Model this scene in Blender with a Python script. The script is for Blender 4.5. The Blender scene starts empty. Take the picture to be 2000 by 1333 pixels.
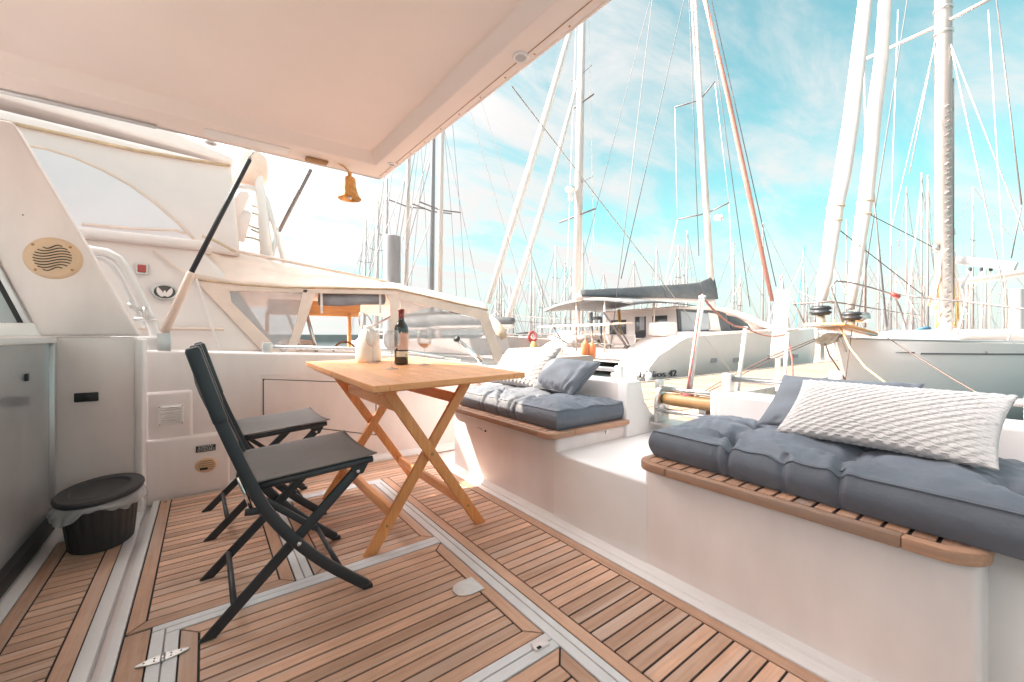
import bpy, bmesh, math, random
from math import sin, cos, pi, sqrt, radians, floor, exp
from mathutils import Vector, Matrix
random.seed(7)
SC = bpy.context.scene
COL = SC.collection

# ------------------------------------------------------------ camera, sky, sun
cam_d = bpy.data.cameras.new('camera'); cam = bpy.data.objects.new('camera', cam_d); COL.objects.link(cam)
cam_d.sensor_width = 36; cam_d.lens = 14.4; cam_d.clip_start = .02; cam_d.clip_end = 2000
cam_d.shift_y = -.00475
cam.location = (0, 0, .9); cam.rotation_euler = (pi/2, 0, -math.atan2(.6, .8))
SC.camera = cam
SUN = Vector((-.8, .75, 1.0)).normalized()
sd = bpy.data.lights.new('sun', 'SUN'); so = bpy.data.objects.new('sun', sd); COL.objects.link(so)
sd.energy = 2.1; sd.angle = radians(.6); sd.color = (1, .84, .64)
so.rotation_euler = SUN.to_track_quat('Z', 'Y').to_euler()
W = bpy.data.worlds.new('World'); SC.world = W; W.use_nodes = True
wt = W.node_tree; wt.nodes.clear()
def wn(t, **k):
    n = wt.nodes.new(t)
    for a, b in k.items(): setattr(n, a, b)
    return n
def wl(a, b): wt.links.new(a, b)
def wmath(op, a, b=None, c=None):
    n = wn('ShaderNodeMath', operation=op)
    for i, v in enumerate((a, b, c)):
        if v is None: continue
        if isinstance(v, (int, float)): n.inputs[i].default_value = v
        else: wl(v, n.inputs[i])
    return n.outputs[0]
sky = wn('ShaderNodeTexSky', sky_type='NISHITA', sun_disc=False)
sky.sun_elevation = math.asin(SUN.z); sky.sun_rotation = math.atan2(SUN.x, SUN.y)
sky.air_density = 1.0; sky.dust_density = .6; sky.ozone_density = 1.0; sky.altitude = 0
tint = wn('ShaderNodeMix', data_type='RGBA', blend_type='MULTIPLY'); tint.inputs[0].default_value = 1
wl(sky.outputs[0], tint.inputs[6]); tint.inputs[7].default_value = (.385, .655, .445, 1)
hz_ = wn('ShaderNodeMix', data_type='RGBA');  wl(tint.outputs[2], hz_.inputs[6]); hz_.inputs[7].default_value = (1.45, 1.52, 1.60, 1)
geo = wn('ShaderNodeTexCoord')
sep = wn('ShaderNodeSeparateXYZ'); wl(geo.outputs['Generated'], sep.inputs[0])
zz = wmath('ADD', wmath('MAXIMUM', sep.outputs[2], 0.0), .22)
cmb = wn('ShaderNodeCombineXYZ')
wl(wmath('DIVIDE', sep.outputs[0], zz), cmb.inputs[0]); wl(wmath('DIVIDE', sep.outputs[1], zz), cmb.inputs[1])
mp = wn('ShaderNodeMapping'); wl(cmb.outputs[0], mp.inputs[0]); mp.inputs['Rotation'].default_value = (0, 0, .5); mp.inputs['Scale'].default_value = (1.0, 2.2, 1)
n1 = wn('ShaderNodeTexNoise'); wl(mp.outputs[0], n1.inputs['Vector']); n1.inputs['Scale'].default_value = 1.7; n1.inputs['Detail'].default_value = 9; n1.inputs['Roughness'].default_value = .62; n1.inputs['Distortion'].default_value = .5
n2 = wn('ShaderNodeTexNoise'); wl(cmb.outputs[0], n2.inputs['Vector']); n2.inputs['Scale'].default_value = .45; n2.inputs['Detail'].default_value = 2
dt = wn('ShaderNodeVectorMath', operation='DOT_PRODUCT'); wl(geo.outputs['Generated'], dt.inputs[0]); dt.inputs[1].default_value = SUN
m = wmath('ADD', wmath('ADD', n1.outputs[0], wmath('MULTIPLY', n2.outputs[0], .55)), wmath('MULTIPLY', dt.outputs['Value'], .20))
mr = wn('ShaderNodeMapRange', interpolation_type='SMOOTHSTEP'); wl(m, mr.inputs[0])
mr.inputs[1].default_value = .58; mr.inputs[2].default_value = .97
cm = wn('ShaderNodeMix', data_type='RGBA'); wl(mr.outputs[0], cm.inputs[0]); wl(hz_.outputs[2], cm.inputs[6]); 
zr_ = wn('ShaderNodeMapRange', interpolation_type='SMOOTHSTEP'); wl(sep.outputs[2], zr_.inputs[0]); zr_.inputs[1].default_value = 0; zr_.inputs[2].default_value = .30; zr_.inputs[3].default_value = .9; zr_.inputs[4].default_value = .08; wl(zr_.outputs[0], hz_.inputs[0])
gl_ = wmath('ADD', wmath('MULTIPLY', wmath('POWER', wmath('MAXIMUM', dt.outputs['Value'], 0.0), 7.0), 44.0), 1.75)
cb_ = wn('ShaderNodeVectorMath', operation='SCALE'); cb_.inputs[0].default_value = (1.0, .975, .96); wl(gl_, cb_.inputs['Scale']); wl(cb_.outputs[0], cm.inputs[7])
bg = wn('ShaderNodeBackground'); wl(cm.outputs[2], bg.inputs[0]); bg.inputs[1].default_value = .09
wo = wn('ShaderNodeOutputWorld'); wl(bg.outputs[0], wo.inputs[0])
SC.view_settings.view_transform = 'Standard'; SC.view_settings.look = 'None'
SC.view_settings.gamma = 1; SC.view_settings.use_curve_mapping = False
SC.view_settings.exposure = 2.6
SC.cycles.max_bounces = 10; SC.cycles.diffuse_bounces = 5; SC.cycles.transparent_max_bounces = 16
SC.cycles.caustics_reflective = False; SC.cycles.caustics_refractive = False
try: SC.cycles.use_denoising = True
except Exception: pass

# ------------------------------------------------------------ where a point of the photograph lies in the place
F, HY, EH = 800., 657., .9
def at(px, py, X=None, Y=None, Z=None, d=None):
    u = (px-1000)/F
    if X is not None: d = X/(.6+.8*u)
    elif Y is not None: d = Y/(.8-.6*u)
    elif Z is not None: d = F*(EH-Z)/(py-HY)
    return Vector((d*(.6+.8*u), d*(.8-.6*u), EH-(py-HY)*d/F))

# ------------------------------------------------------------ materials
def mat(name, col, rough=.5, metal=0., var=.0, vscale=6., bump=0., bscale=60., emit=None, spec=None, alpha=None, stretch=None, col2=None, coat=0., sheen=0.):
    m = bpy.data.materials.new(name); m.use_nodes = True
    nt = m.node_tree; b = nt.nodes['Principled BSDF']
    b.inputs['Base Color'].default_value = (*col, 1); b.inputs['Roughness'].default_value = rough; b.inputs['Metallic'].default_value = metal
    if spec is not None: b.inputs['Specular IOR Level'].default_value = spec
    if coat: b.inputs['Coat Weight'].default_value = coat; b.inputs['Coat Roughness'].default_value = .1
    if sheen: b.inputs['Sheen Weight'].default_value = sheen
    g = nt.nodes.new('ShaderNodeNewGeometry')
    vec = g.outputs['Position']
    if stretch:
        mm = nt.nodes.new('ShaderNodeMapping'); nt.links.new(vec, mm.inputs[0]); mm.inputs['Scale'].default_value = stretch; vec = mm.outputs[0]
    if var or col2:
        n = nt.nodes.new('ShaderNodeTexNoise'); nt.links.new(vec, n.inputs['Vector']); n.inputs['Scale'].default_value = vscale; n.inputs['Detail'].default_value = 6; n.inputs['Roughness'].default_value = .6
        mx = nt.nodes.new('ShaderNodeMix'); mx.data_type = 'RGBA'
        rm = nt.nodes.new('ShaderNodeMapRange'); nt.links.new(n.outputs[0], rm.inputs[0]); rm.inputs[1].default_value = .3; rm.inputs[2].default_value = .7
        nt.links.new(rm.outputs[0], mx.inputs[0])
        c2 = col2 or tuple(min(1, c*(1-var)) for c in col)
        c1 = col if col2 else tuple(min(1, c*(1+var*.5)) for c in col)
        mx.inputs[6].default_value = (*c1, 1); mx.inputs[7].default_value = (*c2, 1)
        nt.links.new(mx.outputs[2], b.inputs['Base Color'])
    if bump:
        n = nt.nodes.new('ShaderNodeTexNoise'); nt.links.new(vec, n.inputs['Vector']); n.inputs['Scale'].default_value = bscale; n.inputs['Detail'].default_value = 4
        bp = nt.nodes.new('ShaderNodeBump'); bp.inputs['Strength'].default_value = bump; bp.inputs['Distance'].default_value = .01
        nt.links.new(n.outputs[0], bp.inputs['Height']); nt.links.new(bp.outputs[0], b.inputs['Normal'])
    return m
def wood(name, c1, c2, axis, rough=.55, weather=None, fine=90., rnd=.48):
    m = bpy.data.materials.new(name); m.use_nodes = True; nt = m.node_tree; b = nt.nodes['Principled BSDF']
    L = nt.links.new
    g = nt.nodes.new('ShaderNodeNewGeometry'); oi = nt.nodes.new('ShaderNodeObjectInfo')
    ad = nt.nodes.new('ShaderNodeVectorMath'); ad.operation = 'ADD'; L(g.outputs['Position'], ad.inputs[0])
    sc = nt.nodes.new('ShaderNodeVectorMath'); sc.operation = 'SCALE'; sc.inputs[0].default_value = (7, 13, 5); L(oi.outputs['Random'], sc.inputs['Scale']); L(sc.outputs[0], ad.inputs[1])
    mp = nt.nodes.new('ShaderNodeMapping'); L(ad.outputs[0], mp.inputs[0])
    s = [fine, fine, fine]; s['xyz'.index(axis)] = fine*.05; mp.inputs['Scale'].default_value = s
    n = nt.nodes.new('ShaderNodeTexNoise'); L(mp.outputs[0], n.inputs['Vector']); n.inputs['Scale'].default_value = 1.; n.inputs['Detail'].default_value = 5; n.inputs['Roughness'].default_value = .65; n.inputs['Distortion'].default_value = .4
    r = nt.nodes.new('ShaderNodeMapRange'); L(n.outputs[0], r.inputs[0]); r.inputs[1].default_value = .28; r.inputs[2].default_value = .72
    mx = nt.nodes.new('ShaderNodeMix'); mx.data_type = 'RGBA'; L(r.outputs[0], mx.inputs[0]); mx.inputs[6].default_value = (*c1, 1); mx.inputs[7].default_value = (*c2, 1)
    hs = nt.nodes.new('ShaderNodeHueSaturation'); L(mx.outputs[2], hs.inputs['Color'])
    rv = nt.nodes.new('ShaderNodeMapRange'); L(oi.outputs['Random'], rv.inputs[0]); rv.inputs[3].default_value = 1-rnd*.5; rv.inputs[4].default_value = 1+rnd*.5
    L(rv.outputs[0], hs.inputs['Value'])
    nd = nt.nodes.new('ShaderNodeTexNoise'); L(g.outputs['Position'], nd.inputs['Vector']); nd.inputs['Scale'].default_value = 4.5; nd.inputs['Detail'].default_value = 5; nd.inputs['Roughness'].default_value = .7
    rd = nt.nodes.new('ShaderNodeMapRange'); L(nd.outputs[0], rd.inputs[0]); rd.inputs[1].default_value = .3; rd.inputs[2].default_value = .7; rd.inputs[3].default_value = .88; rd.inputs[4].default_value = 1.10
    md_ = nt.nodes.new('ShaderNodeVectorMath'); md_.operation = 'SCALE'; L(hs.outputs[0], md_.inputs[0]); L(rd.outputs[0], md_.inputs['Scale'])
    out = md_.outputs[0]
    if weather:
        n3 = nt.nodes.new('ShaderNodeTexNoise'); L(mp.outputs[0], n3.inputs['Vector']); n3.inputs['Scale'].default_value = .22; n3.inputs['Detail'].default_value = 7
        r3 = nt.nodes.new('ShaderNodeMapRange'); L(n3.outputs[0], r3.inputs[0]); r3.inputs[1].default_value = .48; r3.inputs[2].default_value = .75; r3.inputs[4].default_value = .75
        m3 = nt.nodes.new('ShaderNodeMix'); m3.data_type = 'RGBA'; L(r3.outputs[0], m3.inputs[0]); L(out, m3.inputs[6]); m3.inputs[7].default_value = (*weather, 1); out = m3.outputs[2]
    L(out, b.inputs['Base Color']); b.inputs['Roughness'].default_value = rough
    bp = nt.nodes.new('ShaderNodeBump'); bp.inputs['Strength'].default_value = .35; bp.inputs['Distance'].default_value = .002
    L(n.outputs[0], bp.inputs['Height']); L(bp.outputs[0], b.inputs['Normal'])
    return m
def clear(name, tint, fac, rough=.05):
    m = bpy.data.materials.new(name); m.use_nodes = True; nt = m.node_tree; nt.nodes.remove(nt.nodes['Principled BSDF'])
    o = nt.nodes['Material Output']; t = nt.nodes.new('ShaderNodeBsdfTransparent'); p = nt.nodes.new('ShaderNodeBsdfPrincipled'); mx = nt.nodes.new('ShaderNodeMixShader')
    t.inputs[0].default_value = (*tint, 1); p.inputs['Base Color'].default_value = (*tint, 1); p.inputs['Roughness'].default_value = rough
    n = nt.nodes.new('ShaderNodeTexNoise'); n.inputs['Scale'].default_value = 5; g = nt.nodes.new('ShaderNodeNewGeometry'); nt.links.new(g.outputs['Position'], n.inputs['Vector'])
    r = nt.nodes.new('ShaderNodeMapRange'); nt.links.new(n.outputs[0], r.inputs[0]); r.inputs[3].default_value = fac*.6; r.inputs[4].default_value = fac*1.4
    nt.links.new(r.outputs[0], mx.inputs[0]); nt.links.new(t.outputs[0], mx.inputs[1]); nt.links.new(p.outputs[0], mx.inputs[2]); nt.links.new(mx.outputs[0], o.inputs[0])
    return m
M = {}
M['gel'] = mat('cream_gelcoat', (.87, .79, .77), .32, var=.08, vscale=5, bump=.04, bscale=5, stretch=(1, 1, .3))
M['gelw'] = mat('white_gelcoat', (.86, .83, .82), .4, var=.05, vscale=3)
M['roof'] = mat('roof_lining', (.88, .78, .74), .6, var=.04, vscale=1.2)
M['nonskid'] = mat('nonskid_white', (.80, .79, .80), .55, var=.07, vscale=9, bump=.15, bscale=400)
M['caulk'] = mat('black_caulk', (.022, .018, .02), .8)
T1, T2, TW = (.72, .455, .32), (.56, .325, .22), (.70, .55, .465)
M['tx'] = wood('teak_across', T1, T2, 'x', .7, TW)
M['ty'] = wood('teak_along', (.71, .445, .31), (.57, .33, .22), 'y', .7, TW)
M['tbx'] = wood('weathered_teak_across', (.55, .31, .20), (.38, .21, .14), 'x', .75, (.34, .29, .27))
M['tby'] = wood('weathered_teak_along', (.55, .31, .19), (.38, .21, .14), 'y', .75, (.27, .22, .20), fine=120)
M['tabx'] = wood('table_wood_x', (.90, .45, .21), (.76, .33, .13), 'x', .42, rnd=.2)
M['taby'] = wood('table_wood_y', (.90, .45, .21), (.76, .33, .13), 'y', .42, rnd=.2)
M['tabz'] = wood('table_wood_z', (.86, .39, .15), (.70, .28, .09), 'z', .42, rnd=.2)
M['chrome'] = mat('chrome', (.75, .74, .73), .13, 1.)
M['steel'] = mat('brushed_steel', (.70, .68, .66), .32, 1., var=.1, vscale=30)
M['black'] = mat('black_plastic', (.02, .021, .023), .45)
M['anth'] = mat('anthracite_paint', (.028, .033, .040), .42, var=.1, vscale=20)
M['mesh'] = mat('grey_mesh_fabric', (.17, .152, .145), .75, bump=.4, bscale=900, var=.1, vscale=5)
M['bin'] = mat('anthracite_bin_plastic', (.034, .034, .037), .5)
M['cush'] = mat('slate_cushion_fabric', (.13, .148, .185), .58, var=.18, vscale=5, bump=.25, bscale=38, sheen=.15)
M['pilg'] = mat('grey_pillow_fabric', (.135, .15, .18), .6, var=.08, vscale=9, bump=.1, bscale=600, sheen=.2)
M['knit'] = mat('white_knit', (.63, .59, .585), .9, var=.05, vscale=20, bump=.4, bscale=350)
M['beige'] = mat('beige_plastic', (.74, .53, .36), .5)
M['dark'] = mat('dark_slot', (.02, .018, .016), .8)
M['glassd'] = mat('smoked_glass', (.46, .465, .475), .16, .3, var=.15, vscale=2.0)
M['gasket'] = mat('black_rubber', (.02, .02, .02), .6)
M['alu'] = mat('grey_aluminium', (.62, .61, .62), .35, .6)
M['white'] = mat('white_paint', (.82, .80, .79), .35)
M['boat'] = mat('white_hull_paint', (.88, .78, .74), .3, var=.05, vscale=.8)
M['boatg'] = mat('pale_grey_hull_paint', (.86, .81, .80), .28, var=.04, vscale=.6)
M['canvas'] = mat('beige_canvas', (.86, .68, .58), .85, var=.16, vscale=3.5, bump=.3, bscale=14)
M['canvasw'] = mat('white_canvas', (.88, .78, .75), .8, var=.06, vscale=2.5, bump=.15, bscale=9)
M['vinylw'] = mat('white_vinyl', (.88, .83, .85), .4, var=.05, vscale=2)
M['vinyl'] = clear('clear_vinyl', (.82, .80, .80), .32)
M['liner'] = clear('bin_liner_film', (.93, .93, .95), .42, .25)
M['lwood'] = wood('varnished_wood', (.72, .40, .18), (.55, .27, .10), 'x', .35, fine=30)
M['trim'] = mat('tan_trim', (.62, .44, .29), .7, var=.3, vscale=12)
M['brownw'] = mat('brown_stain', (.45, .26, .13), .7, var=.3, vscale=20)
M['greyc'] = mat('grey_sail_cover', (.125, .135, .145), .8, var=.2, vscale=3, bump=.5, bscale=6)
M['roll'] = mat('rolled_vinyl', (.36, .34, .36), .35, var=.2, vscale=6)
M['mast'] = mat('white_mast_paint', (.58, .53, .51), .35, var=.06, vscale=3)
M['mastg'] = mat('grey_mast', (.20, .21, .23), .4)
M['masta'] = mat('alloy_mast', (.50, .47, .46), .4, .3)
M['sail'] = mat('furled_sailcloth', (.72, .67, .64), .8, var=.08, vscale=6, bump=.5, bscale=5)
M['wire'] = mat('rigging_wire', (.20, .175, .175), .5, .2)
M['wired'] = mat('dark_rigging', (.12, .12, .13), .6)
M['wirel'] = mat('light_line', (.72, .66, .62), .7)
M['red'] = mat('red_rope', (.70, .10, .10), .8, col2=(.85, .45, .42), vscale=60)
M['boatm'] = mat('shaded_white_hull', (.46, .40, .38), .5, var=.1, vscale=.5)  # white hull colour darkened to stand for hulls in shade
M['redp'] = mat('red_plastic', (.46, .085, .08), .5)
M['redsail'] = mat('faded_red_sail', (.62, .27, .22), .8, var=.15, vscale=8)
M['orange'] = mat('orange_buoy', (.62, .19, .07), .55)
M['yellow'] = mat('yellow_cloth', (.52, .33, .10), .7)
M['rope'] = mat('beige_rope', (.70, .55, .40), .9, var=.3, vscale=80)
M['ropey'] = mat('yellow_rope', (.80, .55, .25), .9, var=.2, vscale=60)
M['ropeb'] = mat('brown_rope', (.13, .09, .08), .9, var=.3, vscale=70)
M['bronze'] = mat('old_brass', (.85, .46, .16), .4, .5, var=.3, vscale=45, bump=.06, bscale=70)
M['bottle'] = mat('dark_bottle_glass', (.008, .012, .010), .06, spec=.7, coat=.5)
M['caps'] = mat('burgundy_capsule', (.20, .022, .025), .35)
M['label'] = mat('pink_label', (.72, .50, .43), .7)
M['label2'] = mat('cream_label', (.78, .70, .55), .7)
M['green'] = mat('green_print', (.16, .34, .13), .7)
M['lant'] = mat('lantern_shade', (.84, .80, .74), .55)
M['pile'] = mat('steel_pile', (.30, .29, .30), .7, var=.25, vscale=2, stretch=(1, 1, .3))
M['water'] = mat('harbour_water', (.05, .07, .075), .06, bump=.5, bscale=3)
M['dock'] = wood('dock_boards', (.30, .205, .15), (.22, .14, .10), 'y', .85, (.32, .25, .21), fine=20)
M['shore'] = mat('far_shore', (.36, .36, .36), .9, var=.4, vscale=.06)
M['blue'] = mat('blue_cover', (.05, .18, .30), .8)
M['teal'] = mat('teal_line', (.04, .36, .38), .8)
M['window'] = mat('dark_window', (.06, .065, .075), .12)
M['pane'] = mat('pale_reflecting_pane', (.46, .47, .50), .25)
M['gwood'] = wood('roller_wood', (.64, .38, .18), (.50, .26, .10), 'y', .45)
M['text'] = mat('dark_lettering', (.05, .05, .06), .5)
M['anchor'] = mat('galvanised_steel', (.40, .40, .38), .5, .5, var=.3, vscale=15)
M['emb'] = mat('emblem_field', (.10, .085, .08), .4)
M['groove'] = mat('dirty_groove', (.34, .30, .28), .8)
M['wine'] = mat('pale_rose_wine', (.95, .70, .52), .2)
mg = bpy.data.materials.new('thin_glass'); mg.use_nodes = True
_b = mg.node_tree.nodes['Principled BSDF']; _b.inputs['Base Color'].default_value = (1, 1, 1, 1); _b.inputs['Roughness'].default_value = .01; _b.inputs['Transmission Weight'].default_value = 1.; _b.inputs['IOR'].default_value = 1.12
M['glass'] = clear('thin_glass', (1, 1, 1), .09, .02)
_t = M['glass'].node_tree; _lw = _t.nodes.new('ShaderNodeLayerWeight'); _lw.inputs[0].default_value = .35
_mr = _t.nodes.new('ShaderNodeMapRange'); _t.links.new(_lw.outputs['Facing'], _mr.inputs[0]); _mr.inputs[3].default_value = .05; _mr.inputs[4].default_value = .75
_t.links.new(_mr.outputs[0], [n for n in _t.nodes if n.type == 'MIX_SHADER'][0].inputs[0])
[n for n in _t.nodes if n.type == 'BSDF_PRINCIPLED'][0].inputs['Base Color'].default_value = (.55, .55, .56, 1)
M['mastf'] = mat('far_mast', (.30, .255, .245), .5, var=.1)

# ------------------------------------------------------------ mesh builder
class MB:
    def __init__(s): s.v = []; s.f = []
    def add(s, vs, fs):
        o = len(s.v); s.v += [tuple(v) for v in vs]; s.f += [tuple(i+o for i in f) for f in fs]; return s
    def box(s, x0, x1, y0, y1, z0, z1):
        return s.add([(x0,y0,z0),(x1,y0,z0),(x1,y1,z0),(x0,y1,z0),(x0,y0,z1),(x1,y0,z1),(x1,y1,z1),(x0,y1,z1)],
                     [(0,3,2,1),(4,5,6,7),(0,1,5,4),(1,2,6,5),(2,3,7,6),(3,0,4,7)])
    def bar(s, a, b, w, h, up=(0, 0, 1)):
        """rectangular bar from a to b: w along the side direction, h along up"""
        a, b = Vector(a), Vector(b); t = (b-a).normalized(); sd = t.cross(Vector(up))
        if sd.length < 1e-5: sd = t.cross(Vector((0, 1, 0)))
        sd.normalize(); n = sd.cross(t)
        vs = []
        for p in (a, b):
            for i, j in ((-1,-1),(1,-1),(1,1),(-1,1)): vs.append(p+sd*(i*w/2)+n*(j*h/2))
        return s.add(vs, [(0,1,2,3),(7,6,5,4),(0,4,5,1),(1,5,6,2),(2,6,7,3),(3,7,4,0)])
    def prism(s, poly, axis, a0, a1):
        n = len(poly); vs = []
        for a in (a0, a1):
            for p, q in poly: vs.append((a, p, q) if axis == 'x' else (p, a, q) if axis == 'y' else (p, q, a))
        fs = [tuple(range(n)), tuple(range(2*n-1, n-1, -1))] + [(i, i+n, (i+1) % n+n, (i+1) % n) for i in range(n)]
        return s.add(vs, fs)
    def tube(s, pts, r, n=8, cap=True):
        pts = [Vector(p) for p in pts]; R = r if isinstance(r, (list, tuple)) else [r]*len(pts)
        t0 = (pts[1]-pts[0]).normalized(); ref = Vector((0, 0, 1)) if abs(t0.z) < .9 else Vector((1, 0, 0))
        sd = t0.cross(ref).normalized(); vs = []; m = len(pts)
        for i, p in enumerate(pts):
            t = (pts[min(i+1, m-1)]-pts[max(i-1, 0)]).normalized()
            sd = (sd-t*sd.dot(t)); sd.normalize(); up = t.cross(sd)
            for k in range(n):
                a = 2*pi*k/n; vs.append(p+(sd*cos(a)+up*sin(a))*R[i])
        fs = [(i*n+k, i*n+(k+1) % n, (i+1)*n+(k+1) % n, (i+1)*n+k) for i in range(m-1) for k in range(n)]
        if cap: fs += [tuple(range(n-1, -1, -1)), tuple((m-1)*n+k for k in range(n))]
        return s.add(vs, fs)
    def lathe(s, prof, c=(0, 0, 0), n=24, sx=1., sy=1., axis='z', a0=0., a1=2*pi):
        full = abs(a1-a0-2*pi) < 1e-6; N = n if full else n+1; vs = []
        for r, z in prof:
            for k in range(N):
                a = a0+(a1-a0)*k/n; p = (r*cos(a)*sx, r*sin(a)*sy, z)
                if axis == 'x': p = (z, p[0], p[1])
                elif axis == 'y': p = (p[0], z, p[1])
                vs.append((p[0]+c[0], p[1]+c[1], p[2]+c[2]))
        fs = [(i*N+k, i*N+(k+1) % N, (i+1)*N+(k+1) % N, (i+1)*N+k) for i in range(len(prof)-1) for k in range(n)]
        return s.add(vs, fs)
    def grid(s, fn, nu, nv):
        vs = [fn(i/nu, j/nv) for j in range(nv+1) for i in range(nu+1)]
        return s.add(vs, [(j*(nu+1)+i, j*(nu+1)+i+1, (j+1)*(nu+1)+i+1, (j+1)*(nu+1)+i) for j in range(nv) for i in range(nu)])
    def build(s, name, m, parent=None, smooth=False, bevel=0., seg=2, auto=None, local=False):
        org = Vector((0, 0, 0)); p = parent
        while p is not None and not local: org += p.location; p = p.parent
        me = bpy.data.meshes.new(name); me.from_pydata([tuple(Vector(v)-org) for v in s.v], [], s.f)
        bm = bmesh.new(); bm.from_mesh(me); bmesh.ops.recalc_face_normals(bm, faces=bm.faces)
        if bevel: 
            bmesh.ops.remove_doubles(bm, verts=bm.verts, dist=1e-5)
            ed = [e for e in bm.edges if len(e.link_faces) == 2 and e.calc_face_angle(0) > .5]
            bmesh.ops.bevel(bm, geom=ed, offset=bevel, segments=seg, profile=.5, affect='EDGES', clamp_overlap=True)
        bm.to_mesh(me); bm.free()
        if smooth or bevel:
            for q in me.polygons: q.use_smooth = True
            if bevel or auto is not None:
                try: me.set_sharp_from_angle(angle=radians(auto or 40))
                except Exception: pass
        me.materials.append(M[m] if isinstance(m, str) else m)
        o = bpy.data.objects.new(name, me); COL.objects.link(o)
        if parent: o.parent = parent
        return o
def tag(o, label=None, cat=None, group=None, kind=None):
    if label: o['label'] = label
    if cat: o['category'] = cat
    if group: o['group'] = group
    if kind: o['kind'] = kind
    return o
def thing(name, label, cat, loc=(0, 0, 0), group=None):
    o = bpy.data.objects.new(name, None); COL.objects.link(o); o.location = loc; o.empty_display_size = .1
    return tag(o, label, cat, group)
def copy_tree(o, parent=None):
    c = o.copy(); COL.objects.link(c)
    if parent: c.parent = parent
    for ch in list(o.children): copy_tree(ch, c)
    return c
_unit = {}
def plank(parent, name, m, x0, x1, y0, y1, z0, z1):
    if m not in _unit:
        b = MB().box(-.5, .5, -.5, .5, -.5, .5); o = b.build('u', m); _unit[m] = o.data; bpy.data.objects.remove(o)
    o = bpy.data.objects.new(name, _unit[m]); COL.objects.link(o); o.parent = parent
    org = Vector((0, 0, 0)); p = parent
    while p is not None: org += p.location; p = p.parent
    o.location = Vector(((x0+x1)/2, (y0+y1)/2, (z0+z1)/2))-org; o.scale = (x1-x0, y1-y0, z1-z0)
    return o
def vnoise(x, y, s=0):
    def h(i, j):
        n = (i*374761393+j*668265263+s*974634721) & 0xffffffff; n = ((n ^ (n >> 13))*1274126177) & 0xffffffff
        return ((n ^ (n >> 16)) & 0xffff)/65535.
    i, j = floor(x), floor(y); fx, fy = x-i, y-j; fx = fx*fx*(3-2*fx); fy = fy*fy*(3-2*fy)
    return (h(i,j)*(1-fx)+h(i+1,j)*fx)*(1-fy)+(h(i,j+1)*(1-fx)+h(i+1,j+1)*fx)*fy
# ============================================================ own boat: deck
deck = thing('deck', 'teak planked cockpit deck with white framed hatches', None); deck['kind'] = 'structure'
MB().box(-1.6, 2.1, -1.6, 3.3, -.10, -.030).build('deck_base', 'gel', deck)
MB().box(-.512, -.284, -.8, 2.62, -.030, -.0035).build('caulk_bed', 'caulk', deck)
MB().box(-.195, 1.302, -.8, 2.947, -.030, -.0035).build('caulk_bed', 'caulk', deck)
MB().box(-1.5, -.512, -.8, 2.86, -.03, .003).build('deck_margin', 'gelw', deck, bevel=.002)
MB().box(-.512, -.25, 2.62, 2.86, -.03, .003).build('deck_margin', 'gelw', deck, bevel=.002)
MB().box(-.284, -.246, -.8, 2.62, -.03, .004).build('deck_margin', 'gelw', deck, bevel=.004)
MB().box(-.224, -.196, -.8, 2.95, -.03, .003).build('deck_margin', 'gelw', deck, bevel=.003)
MB().box(1.303, 1.40, -1.4, 2.55, -.03, .003).build('deck_margin', 'gelw', deck, bevel=.003)
b = MB(); b.prism([(1.335, .003), (1.39, .003), (1.39, .03), (1.372, .03), (1.352, .012), (1.338, .009)], 'y', -1.4, 2.52); b.build('cove_trim', 'gelw', deck)
b = MB(); b.prism([(2.948, -.02), (3.0, -.02), (3.0, .03), (2.985, .03), (2.962, .012)], 'x', -.225, 1.9); b.build('cove_trim', 'gelw', deck)
G = .0035
def planks(par, x0, x1, y0, y1, pitch=.046, m='tx'):
    n = max(1, round((y1-y0)/pitch)); w = (y1-y0)/n
    for i in range(n):
        dz = random.uniform(-.0006, .0006)
        plank(par, 'teak_plank', m, x0+G, x1-G, y0+i*w+G, y0+(i+1)*w-G, -.02, dz)
def miter(par, pts):
    """one border plank from a plan polygon, inset by the caulk joint"""
    c = Vector((sum(p[0] for p in pts)/len(pts), sum(p[1] for p in pts)/len(pts)))
    n = len(pts); out = []
    for i in range(n):
        p0, p1, p2 = Vector(pts[i-1]), Vector(pts[i]), Vector(pts[(i+1) % n])
        e1 = (p1-p0).normalized(); e2 = (p2-p1).normalized(); n1 = Vector((-e1.y, e1.x)); n2 = Vector((-e2.y, e2.x))
        if n1.dot(c-p1) < 0: n1 = -n1
        if n2.dot(c-p1) < 0: n2 = -n2
        bis = n1+n2; out.append(p1+bis*(G*.8/max(.25, 1+n1.dot(n2))))
    xs = [p[0] for p in pts]; ys = [p[1] for p in pts]
    b = MB(); b.prism([(p.x, p.y) for p in out], 'z', -.02, .0003)
    o = b.build('border_plank', 'ty' if max(ys)-min(ys) > max(xs)-min(xs) else 'tx', par)
    return o
BW = .046
# left outer walkway
planks(deck, -.465, -.332, .35, 2.62)
miter(deck, [(-.511, .2), (-.465, .2), (-.465, 2.62), (-.511, 2.62)])
miter(deck, [(-.332, .2), (-.285, .2), (-.285, 2.62), (-.332, 2.62)])
# far left field
planks(deck, -.147, .222, 1.728, 2.94)
miter(deck, [(-.193, 1.68), (-.147, 1.728), (-.147, 2.94), (-.193, 2.94)])
miter(deck, [(-.193, 1.68), (.268, 1.68), (.222, 1.728), (-.147, 1.728)])
miter(deck, [(.268, 1.68), (.268, 2.565), (.222, 2.565), (.222, 1.728)])
planks(deck, .222, 1.295, 2.567, 2.94)
# wide plank on the left of the big hatch
miter(deck, [(-.193, -.3), (-.130, -.3), (-.130, 1.674), (-.193, 1.674)])
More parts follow.
